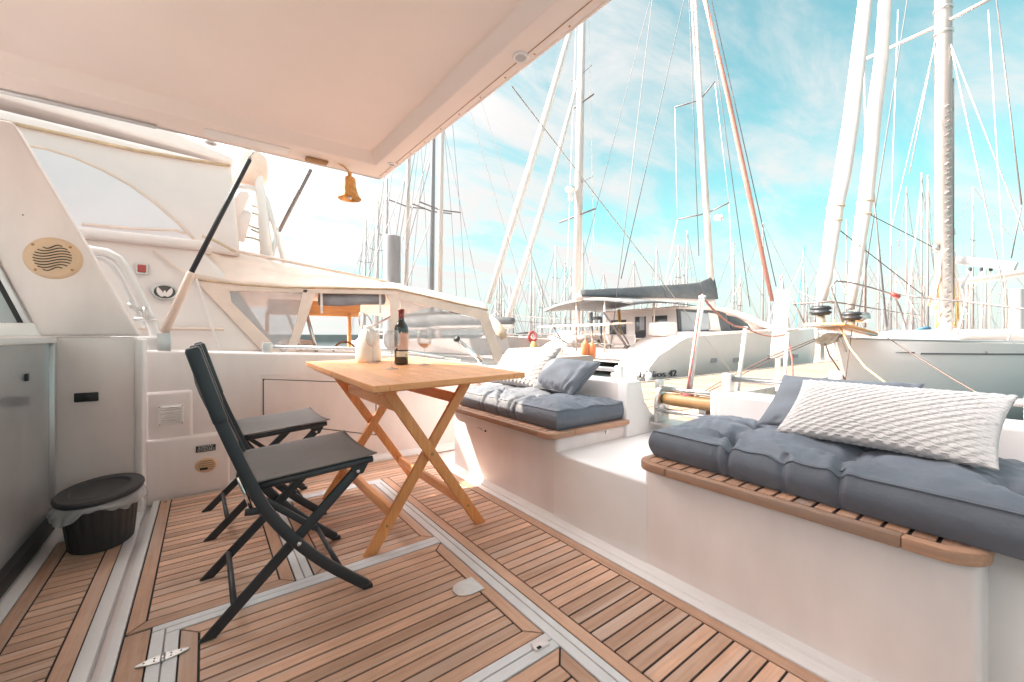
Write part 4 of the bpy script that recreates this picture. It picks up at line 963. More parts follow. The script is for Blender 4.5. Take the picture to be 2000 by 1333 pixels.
# inside the enclosure
MB().box(.5, 2.9, 4.12, 6.8, .30, .42).build('cockpit_floor', 'canvas', ny_)
MB().box(.70, 1.95, 6.55, 6.62, 1.20, 1.42).build('head_beam', 'lwood', ny_, bevel=.01)
MB().box(.66, .71, 6.5, 6.56, .5, 1.25).build('frame_post', 'lwood', ny_, bevel=.01)
MB().box(1.75, 1.80, 6.5, 6.56, .5, 1.25).build('frame_post', 'lwood', ny_, bevel=.01)
b = MB(); 
MB().tube([(.98, 4.6, .5), (.78, 4.55, 1.3)], .018, 10).build('hoop_tube', 'chrome', ny_, smooth=True)
MB().tube([(.92, 4.9, .5), (.66, 4.9, 1.25)], .014, 10).build('hoop_tube', 'chrome', ny_, smooth=True)
MB().tube([(2.0, 6.8, .6), (2.05, 6.6, 1.0), (2.3, 6.2, 1.2), (2.6, 5.2, 1.22), (2.6, 4.1, 1.18)], .02, 10).build('hoop_tube', 'roll', ny_, smooth=True)
b = MB(); b.lathe([(.13, -.012), (.142, 0), (.13, .012), (.118, 0), (.13, -.012)], (1.36, 5.2, .70), 28, axis='y'); b.build('steering_wheel', 'brownw', ny_, smooth=True)
MB().box(.8, 1.1, 5.6, 6.3, .42, .85).build('helm_seat', 'canvasw', ny_, bevel=.04)
MB().box(2.6, 2.9, 4.15, 6.75, .42, .62).build('aft_seat', 'canvasw', ny_, bevel=.03)
# long pole along the hood, dome and ladder rails behind
MB().tube([at(450, 488, Y=4.15), at(760, 552, Y=4.35)], .014, 8).build('awning_pole', 'canvas', ny_, smooth=True)
MB().tube([at(395, 462, Y=4.1), at(415, 468, Y=4.12), at(460, 492, Y=4.15)], .012, 8).build('awning_pole', 'rope', ny_, smooth=True)
YA = 4.9
def T(x, y, Y=YA): return at(x, y, Y=Y)
MB().tube([T(497, 300), T(505, 350), T(514, 420), T(522, 510)], [.045, .045, .05, .06], 12).build('arch_post', 'white', ny_, smooth=True)
MB().tube([T(455, 363), T(485, 366), T(508, 374), T(520, 390), T(535, 440), T(556, 515)], .026, 10).build('arch_rail', 'white', ny_, smooth=True)
MB().tube([T(500, 376), T(516, 402), T(522, 440)], .010, 8).build('arch_rail', 'brownw', ny_, smooth=True)
for (a, e) in (((492, 402), (528, 416)), ((492, 416), (530, 432)), ((466, 438), (506, 448)), ((490, 448), (530, 470)), ((476, 463), (512, 472))):
    MB().tube([T(*a), T((a[0]+e[0])/2, (a[1]+e[1])/2-2), T(*e)], .009, 8).build('ladder_rung', 'rope', ny_, smooth=True)
MB().tube([T(462, 430), T(466, 400), T(478, 380), T(484, 378)], [.05, .06, .045, .02], 12).build('covered_fender', 'canvasw', ny_, smooth=True)
MB().tube([T(466, 470), T(472, 430), T(486, 415)], [.05, .07, .03], 12).build('covered_fender', 'canvasw', ny_, smooth=True)
MB().tube([T(540, 445), T(536, 480), T(530, 505)], .022, 8).build('arch_rail', 'white', ny_, smooth=True)
MB().tube([T(516, 430), T(522, 475), T(530, 510)], .014, 8).build('arch_rail', 'white', ny_, smooth=True)
MB().tube([T(530, 492), T(538, 474)], .012, 8).build('arch_clip', 'teal', ny_, smooth=True)
c = T(487, 318); MB().lathe([(0, -.22), (.13, -.20), (.17, -.12), (.18, 0), (.16, .10), (.08, .17), (0, .18)], (c.x, YA+.1, c.z), 24).build('radar_dome', 'canvas', ny_, smooth=True)
MB().tube([T(607, 331, 4.6), T(545, 452, 5.0)], .020, 8).build('bimini_strut', 'wire', ny_, smooth=True)

# ============================================================ gangway posts with the red rope
gw = thing('gangway', 'narrow gangway with white posts and a red rope leading to the pontoon', 'gangway', (3.4, 1.0, .2))
b = MB(); b.prism([(2.18, .46), (2.18, .50), (4.9, .10), (4.9, .06)], 'y', .72, 1.15); b.build('gangway_board', 'dock', gw, bevel=.005)
for y in (.70, 1.17): b = MB(); b.prism([(2.18, .455), (2.18, .53), (4.9, .13), (4.9, .055)], 'y', y-.02, y+.02); b.build('side_rail', 'alu', gw)
p1b, p1t = at(1343, 786, d=2.30), at(1372, 580, d=2.30)
p2b, p2t = at(1440, 770, d=3.3), at(1456, 640, d=3.3)
p3b, p3t = at(1531, 768, d=3.9), at(1538, 652, d=3.9)
for a, e in ((p1b, p1t), (p2b, p2t), (p3b, p3t)):
    MB().tube([a, e], .0155, 12).build('post', 'white', gw, smooth=True)
    MB().lathe([(.019, -.006), (.019, .006), (0, .008)], e, 12).build('post_cap', 'white', gw, smooth=True)
cat_ = [p1b+Vector((-.02, 0, .02)), p1b.lerp(p1t, .5)+Vector((-.02, -.005, 0)), p1t+Vector((-.012, 0, 0)), p1t+Vector((0, 0, .012))]
MB().tube(cat_, .006, 8).build('red_rope', 'red', gw, smooth=True)
def cate(a, e, s, n=12): return [a.lerp(e, k/n)+Vector((0, 0, -s*4*(k/n)*(1-k/n))) for k in range(n+1)]
MB().tube(cate(p1t, p2t, .05)+cate(p2t, p3t, .045)[1:], .0065, 8).build('red_rope', 'redsail', gw, smooth=True)
MB().tube([p3t, p3t+Vector((.06, -.02, -.25)), p3b+Vector((.12, -.04, .0))], .007, 8).build('red_rope', 'red', gw, smooth=True)
for k in range(4): MB().tube([p1b+Vector((.03*cos(q_), .03*sin(q_), .01+.012*k)) for q_ in [i*pi/4 for i in range(9)]], .007, 6).build('rope_turn', 'red', gw, smooth=True)
# flat white board standing on the pontoon, behind the gangway
a = at(1529, 690, d=7.6); bd = thing('upright_board', 'pale upright board standing on the pontoon beside the sailboat bow', 'board', (a.x, a.y, DZ))
b = MB(); tl, tr, br_, bl2 = at(1517, 566, d=7.35), at(1545, 566, d=7.65), at(1532, 700, d=7.65), at(1506, 700, d=7.35)
vs = []
off = Vector((.03, .03, 0))
for p in (tl, tr, br_, bl2): vs += [p, p+off]
b.add(vs, [(0, 2, 4, 6), (1, 7, 5, 3), (0, 1, 3, 2), (2, 3, 5, 4), (4, 5, 7, 6), (6, 7, 1, 0)]); b.build('board_panel', 'boat', bd, bevel=.01)
MB().tube([((bl2+br_)/2), Vector((((bl2+br_)/2).x, ((bl2+br_)/2).y, DZ))], .04, 10).build('board_post', 'boat', bd)
# tan diagonal line from the roof down to the gangway
a, e = at(1000, 169, d=1.75), at(1338, 608, d=3.3)
e2 = at(1440, 742, d=4.6)
tag(MB().tube([a, e, e2], .0027, 6).build('roof_line', 'wirel', smooth=True), 'thin tan line slanting from the roof edge down to the pontoon', 'line')
e = at(1480, 720, d=5.2)
# ============================================================ catamaran
def V2(d, r, z): return Vector((.6*d+.8*r, .8*d-.6*r, z))
CA = V2(12.9, 4.19, 0); ct = V2(6.8/13.1, 11.2/13.1, 0); cn = V2(11.2/13.1, -6.8/13.1, 0)
def C(s, w_, z): return CA+ct*s+cn*w_+Vector((0, 0, z))
def cpx(px, py, w_):      # point of the photograph on the plane w
    u = (px-1000)/F; o = CA+cn*w_; R0 = lambda p: (.6*p.x+.8*p.y, .8*p.x-.6*p.y)
    d0, r0 = R0(o); td, tr = R0(ct); s = (u*d0-r0)/(tr-u*td); d = d0+td*s
    return s, EH-(py-HY)*d/F
cg = thing('catamaran', 'white cruising catamaran with a dark grey stack pack, moored stern to the pontoon', 'catamaran', C(6, 3.5, SEA))
def catbox(name, m, s0, s1, w0, w1, z0, z1, bev=0.02, z0b=None):
    b = MB(); vs = []
    for (s, w_) in ((s0, w0), (s1, w0), (s1, w1), (s0, w1)): vs.append(C(s, w_, z0))
    for (s, w_) in ((s0, w0), (s1, w0), (s1, w1), (s0, w1)): vs.append(C(s, w_, z1))
    b.add(vs, [(0,3,2,1),(4,5,6,7),(0,1,5,4),(1,2,6,5),(2,3,7,6),(3,0,4,7)]); return b.build(name, m, cg, bevel=bev)
def cathull(w0, w1, nm='hull'):
    b = MB(); vs = []; rows = []
    st = [(0.0, .62, -.52), (.25, .7, -.30), (.5, .8, .02), (.75, .9, .33), (1.2, 1, .55), (1.7, 1, .78), (2.2, 1, .93), (4, 1, 1.02), (6, 1, 1.10), (8, 1, 1.16), (10, .92, 1.22), (11.5, .70, 1.27), (12.6, .38, 1.30), (13.2, .06, 1.32)]
    wc = (w0+w1)/2; hw = (w1-w0)/2
    for (s, k, zt) in st:
        zm = min(zt-.02, max(-.3, zt-.9))
        for (kw, z) in ((.45, SEA-.35), (.80, SEA), (.97, zm), (1.0, zt-.06), (.93, zt), (-.93, zt), (-1.0, zt-.06), (-.97, zm), (-.80, SEA), (-.45, SEA-.35)):
            vs.append(C(s+(.25*(z-SEA)/1.8 if s > 12 else 0), wc-hw*kw*k if True else 0, z))
    n = 10; m = len(st); fs = [(i*n+k, i*n+(k+1) % n, (i+1)*n+(k+1) % n, (i+1)*n+k) for i in range(m-1) for k in range(n)]+[tuple(range(n)), tuple((m-1)*n+k for k in range(n))]
    o = b.add(vs, fs).build(nm, 'boat', cg, smooth=True); o.data.set_sharp_from_angle(angle=radians(35)); return o
cathull(0, 1.75); cathull(5.2, 6.95)
# transom steps
for (s0, s1, z) in ((-.05, .35, -.36), (.30, .75, -.02), (.7, 1.2, .30)): catbox('transom_step', 'boat', s0, s1+.3, .32, 1.45, SEA, z, .03)
catbox('bridge_deck', 'boat', 2.2, 11.2, 1.5, 5.5, -.05, .42, .05)
catbox('cockpit_sole', 'boat', 1.0, 3.3, 1.3, 5.6, -.10, .08, .03)
catbox('aft_beam', 'boat', .9, 1.35, 1.2, 5.8, .02, .42, .05)
catbox('deck_side', 'boat', 2.6, 11.4, .25, 1.6, .9, 1.06, .04)
# cabin with bulkhead windows and door
def P3(name, m, poly, w0, w1, bev=.02):     # polygon in (s,z) extruded along w
    b = MB(); n = len(poly); vs = [C(s, w0, z) for s, z in poly]+[C(s, w1, z) for s, z in poly]
    b.add(vs, [tuple(range(n)), tuple(range(2*n-1, n-1, -1))]+[(i, i+n, (i+1) % n+n, (i+1) % n) for i in range(n)]); return b.build(name, m, cg, bevel=bev)
cab = P3('cabin', 'boat', [(3.3, .05), (3.3, 1.95), (4.5, 2.08), (7.2, 1.95), (9.6, 1.25), (10.4, 1.0), (10.4, .1)], 1.35, 5.15, .05)
def W_(name, m, w0, w1, z0, z1, s=3.3, t=.03, par=None, bev=.01):
    b = MB(); vs = []
    for (w_, z) in ((w0, z0), (w1, z0), (w1, z1), (w0, z1)): vs += [C(s-t, w_, z), C(s+.02, w_, z)]
    b.add(vs, [(0, 2, 4, 6), (1, 7, 5, 3), (0, 1, 3, 2), (2, 3, 5, 4), (4, 5, 7, 6), (6, 7, 1, 0)]); return b.build(name, m, cg, bevel=bev)
W_('bulkhead_window', 'window', 3.88, 4.86, .95, 1.62); W_('door', 'boat', 2.35, 3.75, .10, 1.86, t=.02)
W_('door_glass', 'window', 2.78, 3.36, .82, 1.72, t=.03); W_('door_panel', 'brownw', 2.78, 3.36, .16, .76, t=.03); W_('bulkhead_window', 'window', 1.75, 2.45, 1.02, 1.72)
W_('door_sill', 'brownw', 2.2, 3.9, .06, .11, t=.12)
W_('hanging_cloth', 'pane', 2.85, 3.10, 1.15, 1.72, t=.045)
# dark dodger with pale window on the near side of the cabin
P3('side_dodger', 'greyc', [(3.42, .98), (3.28, 2.02), (6.0, 1.99), (6.5, 1.85), (6.9, 1.1)], 1.28, 1.345, .01)
P3('dodger_window', 'pane', [(3.55, 1.10), (3.48, 1.86), (5.25, 1.82), (5.4, 1.18)], 1.262, 1.282, .004)
P3('dodger_window', 'boat', [(5.3, 1.14), (5.22, 1.86), (5.85, 1.82), (6.1, 1.12)], 1.262, 1.2825, .004)
P3('side_window', 'window', [(7.0, 1.15), (6.55, 1.80), (7.4, 1.72), (8.2, 1.45), (8.5, 1.15)], 1.30, 1.352, .008)
P3('coach_roof', 'boat', [(5.9, 1.96), (6.4, 2.10), (8.2, 1.84), (9.9, 1.42), (10.2, 1.30), (9.6, 1.22), (7.0, 1.80)], 1.15, 5.3, .03)
P3('coach_roof', 'boat', [(3.25, 1.95), (3.25, 2.05), (6.0, 2.10), (6.0, 1.96)], 1.2, 5.2, .03)
# bimini
b = MB()
def bim(u, v):
    s = .35+u*3.6; w_ = .9+v*5.0; return C(s, w_, 2.06+.28*sin(pi*v)**.8+.06*sin(pi*u)-.22*max(0, .3-u)*1.0)
b.grid(bim, 12, 14); o = b.build('bimini', 'greyc', cg, smooth=True); md = o.modifiers.new('thickness', 'SOLIDIFY'); md.thickness = .03
for (s, w_) in ((.5, 2.3), (.5, 3.9), (2.0, 1.3), (2.0, 5.5), (3.1, 5.6)):
    MB().tube([C(s, w_, .3), C(s, w_, 2.06+.25*sin(pi*(w_-.9)/5)**.8)], .03, 8).build('bimini_leg', 'canvas', cg, smooth=True)
P = [C(.4, .9+5*k/10, 2.05+.28*sin(pi*k/10)**.8) for k in range(11)]; MB().tube(P, .03, 8).build('bimini_hoop', 'canvas', cg, smooth=True)
P3('cockpit_screen', 'greyc', [(2.6, .8), (2.6, 2.0), (2.66, 2.0), (2.66, .8)], 5.3, 5.42, .0)
b = MB()
for (w0, w1, z0, z1) in ((5.62, 5.75, .6, 2.0), (4.95, 5.05, .6, 1.75), (5.0, 5.7, 1.65, 1.8), (5.0, 5.7, .60, .75)): W_('screen_frame', 'greyc', w0, w1, z0, z1, s=2.9)
# davits, dinghy bar and solar panel at the stern
SP = lambda px, py, w_: C(*(lambda q_: (q_[0], w_, q_[1]))(cpx(px, py, w_)))
P = [C(.0, 1.6, 1.28), C(.0, 5.9, 1.28), C(1.2, 5.9, 1.36), C(1.2, 1.6, 1.36)]
b = MB(); b.add(P+[p+Vector((0, 0, .05)) for p in P], [(0,1,2,3),(7,6,5,4),(0,4,5,1),(1,5,6,2),(2,6,7,3),(3,7,4,0)]); b.build('solar_panel', 'canvas', cg)
for w_ in (2.0, 6.2): MB().tube([C(1.5, w_*.92, .3), C(.7, w_*.92, 1.32)], .03, 8).build('panel_leg', 'wire', cg, smooth=True)
for w_ in (2.7, 4.6):
    MB().tube([C(1.4, w_, .25), C(-.3, w_, 1.02)], .035, 8).build('davit', 'steel', cg, smooth=True)
MB().tube([C(1.3, 1.75, .25), C(-.1, 1.75, 1.75)], .045, 8).build('davit', 'wire', cg, smooth=True)
MB().tube([C(1.0, 1.3, .6), C(1.0, 5.8, .6)], .02, 8).build('stern_rail', 'steel', cg, smooth=True)
for w_ in (1.3, 2.4, 3.5, 4.7, 5.8): MB().tube([C(1.0, w_, .3), C(1.0, w_, .95)], .016, 6).build('stanchion', 'steel', cg, smooth=True)
MB().tube([C(1.0, 1.3, .95), C(1.0, 5.8, .95)], .016, 6).build('stern_rail', 'steel', cg, smooth=True)
catbox('helm_seat', 'boat', 1.9, 2.6, .75, 1.5, .9, 1.42, .08)
# mast, boom, cover
mb_ = C(9.1, 3.5, 1.4); mt = at(1352, -40, d=20.2)
MB().tube([mb_, mb_.lerp(mt, .5), mt], [.155, .15, .13], 14).build('mast', 'mast', cg, smooth=True)
MB().tube([mb_+Vector((-.20, .05, 1.3)), mt+Vector((-.17, 0, 0))], .022, 6).build('mast_track', 'wire', cg, smooth=True)
bo = C(.15, 3.5, 2.42); be = C(9.0, 3.5, 2.72)
MB().tube([bo, be], .13, 12).build('boom', 'mast', cg, smooth=True)
# sail cover: lens-shaped bag on the boom
b = MB(); vs = []; nS = 24; pr = 12
for k in range(nS+1):
    t = k/nS; c = bo.lerp(be, .02+.985*t); hgt = .28+.62*t**1.1+(.30*max(0, (t-.86)/.14) if t > .86 else 0)+.03*(vnoise(t*12, 1)-.5); wd = .16+.12*t
    for j in range(pr+1):
        a = pi*j/pr; x = cos(a); z = sin(a)**.7
        vs.append(c+cn*(wd*x*(1-.55*z))+Vector((0, 0, .02+hgt*z+.015*(vnoise(t*25, j*.7, 8)-.5))))
n = pr+1; fs = [(k*n+j, k*n+j+1, (k+1)*n+j+1, (k+1)*n+j) for k in range(nS) for j in range(pr)]+[tuple(range(n)), tuple(nS*n+j for j in range(n-1, -1, -1))]+[(k*n, (k+1)*n, (k+1)*n+pr, k*n+pr) for k in range(nS)]
b.add(vs, fs).build('sail_cover', 'greyc', cg, smooth=True)
for t, dz in ((.57, .62), (.875, .90)):
    c = bo.lerp(be, t); MB().tube([c+cn*(-.245)+Vector((0, 0, .05)), c+cn*(-.17)+Vector((0, 0, dz*.6)), c+Vector((0, 0, dz+.06))], .02, 6).build('cover_strap', 'wired', cg)
# spreaders, radar, rigging
def onm(py): return mb_.lerp(mt, (mb_.z-(EH-(py-HY)*20.3/F))/(mb_.z-mt.z))
for py, l0, l1 in ((195, .0, 0), (415, 0, 0)):
    c = onm(py)
    for e in ((at(1318, 210, d=20.6), at(1396, 160, d=19.9)) if py < 300 else (at(1323, 429, d=20.9), at(1424, 396, d=19.9))): MB().tube([c, e], .035, 6).build('spreader', 'wire', cg, smooth=True)
c = at(1403, 426, d=20); MB().lathe([(0, -.12), (.20, -.10), (.24, 0), (.2, .1), (0, .13)], c, 16).build('radar', 'white', cg, smooth=True)
bowp = C(13.3, 3.5, 1.3)
def wline(a, e, r, m, name='stay', par=None): return MB().tube([a, e], r, 5).build(name, m, par or cg, smooth=True)
MB().tube([at(1508, 588, d=22.5), at(1465, 390, d=22), at(1420, 180, d=21.4), at(1372, -20, d=20.6)], [.10, .13, .11, .09], 10).build('furled_jib', 'redsail', cg, smooth=True)
wline(at(1516, 560, d=22.6), at(1385, -20, d=20.6), .022, 'wired'); wline(at(1465, 600, d=21), at(1378, -20, d=20.2), .02, 'wired')
wline(at(1213, 545, d=16.8), at(1338, -10, d=20), .02, 'wired'); wline(at(1365, 500, d=20), at(1345, -20, d=20), .018, 'wired')
wline(at(1190, 700, d=16), at(1275, -10, d=19.5), .016, 'wire'); wline(at(1424, 396, d=19.9), at(1432, 600, d=20), .014, 'wirel'); wline(at(1323, 429, d=20.9), at(1290, 600, d=19.5), .014, 'wirel')
wline(at(1396, 160, d=19.9), at(1424, 396, d=19.9), .014, 'wirel'); wline(at(1318, 210, d=20.6), at(1323, 429, d=20.9), .012, 'wirel')
# hull windows, stripe, name
for px, py in ((1395, 704), (1440, 703), (1506, 698), (1555, 696)):
    s, z = cpx(px, py, 0); P3('hull_window', 'window' if False else 'roll', [(s-.16, z-.075), (s+.16, z-.075), (s+.16, z+.075), (s-.16, z+.075)], -.012, .06, 0)
b = MB(); P = [cpx(1262, 752, .06), cpx(1420, 735, .06), cpx(1560, 722, .10)]
for i in range(2): MB().bar(C(P[i][0], .045, P[i][1]+.02), C(P[i+1][0], .045 if i == 0 else .13, P[i+1][1]+.02), .03, .045).build('boot_stripe', 'wired', cg)
MB().tube([C(2.3, .0, .98), C(8, -.01, 1.14), C(10, .06, 1.2)], .028, 6).build('rubbing_strake', 'canvas', cg, smooth=True)
s0, z0_ = cpx(1253, 741, 0); s1, z1_ = cpx(1316, 736, 0)
cu = bpy.data.curves.new('name_text', 'FONT'); cu.body = 'Helios 42'; cu.size = 1; cu.extrude = .01
to = bpy.data.objects.new('tmp', cu); COL.objects.link(to); bpy.context.view_layer.update()
dg = bpy.context.evaluated_depsgraph_get(); me = bpy.data.meshes.new_from_object(to.evaluated_get(dg)); bpy.data.objects.remove(to)
xs = [v.co.x for v in me.vertices]; ys = [v.co.y for v in me.vertices]; kx = (s1-s0)/(max(xs)-min(xs)); hh = .20
for v in me.vertices:
    s = s0+(v.co.x-min(xs))*kx; z = z0_+.02+(v.co.y)/max(ys)*hh; t = (s-s0)/(s1-s0)
    v.co = C(s+.12, -.02+.16*max(0, 1-s/.9)+(-.012 if v.co.z > 0 else .03), z)-Vector(cg.location)
me.materials.append(M['text']); to = bpy.data.objects.new('lettering', me); COL.objects.link(to); to.parent = cg; to['kind'] = 'stuff'
# gear hanging on the catamaran
for px, py, lab in ((1143, 682, 'upright orange fender hanging at the catamaran stern, left of two'), (1156, 686, 'orange fender hanging at the catamaran stern, right of two')):
    c = at(px, py, d=14.6); f = thing('fender', lab, 'fender', c, 'orange fenders on the catamaran')
    MB().lathe([(0, -.30), (.09, -.28), (.145, -.18), (.145, .16), (.08, .25), (.03, .32), (0, .33)], c, 14).build('fender_body', 'orange', f, smooth=True)
    MB().tube([c+Vector((0, 0, .33)), c+Vector((0, 0, .7))], .012, 6).build('fender_line', 'rope', f)
c = at(1209, 632, d=17.2); tag(MB().prism([(c.x-.10, c.z+.55), (c.x+.05, c.z+.62), (c.x+.14, c.z-.1), (c.x+.10, c.z-.60), (c.x+.03, c.z-.35)], 'y', c.y-.02, c.y+.02).build('yellow_flag', 'yellow'), 'yellow flag hanging in the catamaran cockpit', 'flag')
c = at(1224, 686, d=17.0); tag(MB().lathe([(.10, -.08), (.18, -.04), (.18, .04), (.10, .08), (.10, -.08)], c, 20, axis='x', sx=1, sy=1.3).build('rope_coil', 'ropeb', smooth=True), 'coil of brown rope beside the catamaran cabin door', 'rope coil')
c = at(1267, 737, d=12.4); f = thing('fender', 'white fender hanging at the catamaran transom over the boat name', 'fender', c)
MB().lathe([(0, -.16), (.09, -.12), (.11, 0), (.09, .12), (0, .16)], c, 14).build('fender_body', 'white', f, smooth=True)
MB().tube([c+Vector((0, 0, .15)), c+Vector((.1, 0, .9))], .010, 6).build('fender_line', 'rope', f)

# ============================================================ sailboat at the right
BOW = at(1632, 655, d=5.75); hd = Vector((.985, -.17, 0)).normalized(); hn = Vector((-hd.y, hd.x, 0))
def S(s, w_, z): return Vector((BOW.x, BOW.y, 0))+hd*s+hn*w_+Vector((0, 0, z))
sb = thing('sailboat', 'grey hulled sailboat moored bow-on at the right with two white furled headsails', 'sailboat', S(5, 0, SEA))
st = [(-.02, .02, .86), (.25, .13, .855), (.7, .33, .845), (1.4, .62, .83), (2.4, .98, .81), (3.6, 1.30, .79), (5, 1.58, .77), (7, 1.78, .75), (9, 1.72, .75), (11, 1.45, .78), (12.0, 1.2, .80)]
b = MB(); vs = []
for (s, hw, zt) in st:
    for (k, z, ds) in ((.06, SEA-.4, .55), (.45, SEA+.05, .42), (.78, .10, .22), (.93, .50, .09), (1.0, zt-.02, 0), (.97, zt, 0), (-.97, zt, 0), (-1.0, zt-.02, 0), (-.93, .50, .09), (-.78, .10, .22), (-.45, SEA+.05, .42), (-.06, SEA-.4, .55)):
        sh = ds*max(0, 1-s/3.0)*3.2*.55; vs.append(S(s+sh, hw*k, z))
n = 12; m = len(st); fs = [(i*n+k, i*n+(k+1) % n, (i+1)*n+(k+1) % n, (i+1)*n+k) for i in range(m-1) for k in range(n)]+[tuple(range(n)), tuple((m-1)*n+k for k in range(n))]
o = b.add(vs, fs).build('hull', 'boatg', sb, smooth=True); o.data.set_sharp_from_angle(angle=radians(40))
def hw_(s):
    for (a, b_) in zip(st, st[1:]):
        if a[0] <= s <= b_[0]: t = (s-a[0])/(b_[0]-a[0]); return a[1]+(b_[1]-a[1])*t, a[2]+(b_[2]-a[2])*t
    return st[-1][1], st[-1][2]
# toe rail and dark stripe along the side facing us
for sgn in (-1, 1):
    P = [S(s, sgn*hw_(s)[0]*.99, hw_(s)[1]+.012) for s in [.02+k*.3 for k in range(36)]]; MB().tube(P, .016, 6).build('toe_rail', 'alu', sb, smooth=True)
def side(s, z):   # point on the near side of the hull
    h, zt = hw_(s); t = (z-.5)/(zt-.5); return S(s+.09*max(0, 1-s/3)*1.76*(1-t), -(h*(.93+.07*t))-.006, z)
P = [side(s, .665-.012*s) for s in [1.15+k*.25 for k in range(30)]]; b = MB(); b.tube(P, .012, 6); b.build('side_stripe', 'wired', sb)
b = MB(); vs = []
for p in (side(.90, .672), side(1.05, .664)): pass
MB().tube([side(.78, .668), side(1.05, .664)], [.003, .011], 6).build('side_stripe', 'wired', sb)
c = side(2.2, .66); MB().lathe([(0, -.012), (.018, -.008), (.02, 0)], c, 10, axis='y').build('hull_fitting', 'anchor', sb, smooth=True)
# deck house
b = MB(); poly = [(2.0, .80), (2.5, .96), (4.2, 1.02), (8.5, 1.06), (8.5, .74), (2.0, .74)]
vs = [S(s, -.75 if s > 2.2 else -.4, z) for s, z in poly]+[S(s, .75 if s > 2.2 else .4, z) for s, z in poly]; k = len(poly)
b.add(vs, [tuple(range(k)), tuple(range(2*k-1, k-1, -1))]+[(i, i+k, (i+1) % k+k, (i+1) % k) for i in range(k)]); b.build('deck_house', 'boat', sb, bevel=.04, seg=3)
for s in (2.9, 3.9): MB().box(-.25, .25, -.2, .2, 0, .07)
for s in (4.6, 5.6):
    c = S(s, -.95, .80); MB().lathe([(0, 0), (.16, 0), (.17, .05), (.10, .09), (0, .1)], c, 16).build('deck_box', 'white', sb, smooth=True)
# bow fittings: pulpit, anchor platform, anchor, furler drums
def B(px, py, d=5.6): return at(px, py, d=d)
tp = [B(1745, 576, 6.2), B(1700, 562, 5.9), B(1660, 552, 5.6), B(1632, 549, 5.35), B(1622, 562, 5.3), B(1640, 610, 5.35), B(1648, 636, 5.4)]
MB().tube(tp, .013, 8).build('pulpit_rail', 'wire', sb, smooth=True)
MB().tube([B(1560, 569, 5.9), B(1600, 589, 5.6), B(1628, 592, 5.4)], .009, 8).build('pulpit_rail', 'wire', sb, smooth=True)
MB().tube([B(1535, 565, 6.0), B(1553, 596, 5.9), B(1574, 637, 5.75)], .012, 8).build('pulpit_rail', 'wire', sb, smooth=True)
MB().tube([B(1549, 594, 5.9), B(1585, 592, 5.6), B(1622, 589, 5.35), B(1655, 594, 5.6), B(1700, 602, 5.9), B(1760, 612, 6.3), B(1800, 617, 6.6)], .010, 8).build('pulpit_rail', 'wire', sb, smooth=True)
MB().tube([B(1745, 576, 6.2), B(1757, 600, 6.2), B(1770, 640, 6.25)], .013, 8).build('pulpit_leg', 'wire', sb, smooth=True)
MB().tube([B(1745, 573, 6.2), B(1800, 582, 6.0), B(1870, 588, 5.6), B(2010, 605, 5.0), B(2200, 640, 4.4)], .013, 8).build('guard_wire', 'wire', sb, smooth=True)
for px, p0, p1, d in ((1877, 590, 655, 5.6), (1975, 605, 665, 5.15)): MB().tube([B(px+8, p0, d), B(px-6, p1, d)], .011, 8).build('stanchion', 'white', sb, smooth=True)
for z, dz in ((.84, .0), (.80, .06)):
    pass
b = MB(); pl = [B(1570, 636, 5.75), B(1650, 636, 5.3), B(1716, 655, 5.5), B(1700, 660, 6.3), B(1640, 648, 6.1)]
b.add(pl+[p+Vector((0, 0, .035)) for p in pl], [(4,3,2,1,0), (5,6,7,8,9)]+[(i, (i+1) % 5, (i+1) % 5+5, i+5) for i in range(5)]); b.build('bow_platform', 'lwood', sb, bevel=.006)
for a, e in (((1569, 637), (1652, 636)), ((1650, 638), (1714, 657))): MB().tube([B(*a, 5.5), B(*e, 5.4)], .014, 8).build('platform_rail', 'steel', sb, smooth=True)
MB().tube([B(1594, 642, 5.6), B(1597, 668, 5.6), B(1612, 672, 5.6), B(1632, 664, 5.6), B(1645, 655, 5.6)], [.025, .035, .03, .035, .02], 10).build('anchor', 'anchor', sb, smooth=True)
b = MB(); b.add([B(1590, 664, 5.55), B(1616, 650, 5.5), B(1642, 652, 5.5), B(1628, 670, 5.55), B(1606, 676, 5.6), B(1612, 660, 5.75)], [(0, 1, 5), (1, 2, 5), (2, 3, 5), (3, 4, 5), (4, 0, 5), (0, 4, 3, 2, 1)]); b.build('anchor_fluke', 'anchor', sb)
MB().bar(B(1640, 660, 5.5), B(1652, 688, 5.5), .035, .02).build('anchor_shank', 'anchor', sb)
MB().tube([B(1612, 672, 5.55), B(1620, 695, 5.6), B(1634, 715, 5.6), B(1662, 760, 5.7)], .010, 6).build('bobstay', 'ropeb', sb, smooth=True)
MB().tube([B(1716, 648, 6.1), B(1776, 688, 5.2), B(1860, 740, 4.3), B(1935, 783, 3.7)], .007, 6).build('mooring_line', 'ropeb', sb, smooth=True)
MB().tube([B(1628, 625, 5.7), B(1642, 642, 5.5), B(1660, 680, 5.3), B(1690, 718, 5.0), B(1748, 762, 4.6)], .010, 6).build('mooring_line', 'ropey', sb, smooth=True)
MB().tube([B(1664, 645, 5.5), B(1650, 752, 5.4)], .005, 5).build('mooring_line', 'ropeb', sb, smooth=True)
for o_ in (0, .05): MB().tube([B(1596, 664, 5.6)+Vector((0, 0, o_*.5)), B(1500, 706, 5.75)+Vector((0, 0, o_)), B(1400, 757, 5.9)+Vector((0, 0, o_)), B(1345, 783, 6.0)], .007, 6).build('mooring_line', 'ropeb', sb, smooth=True)
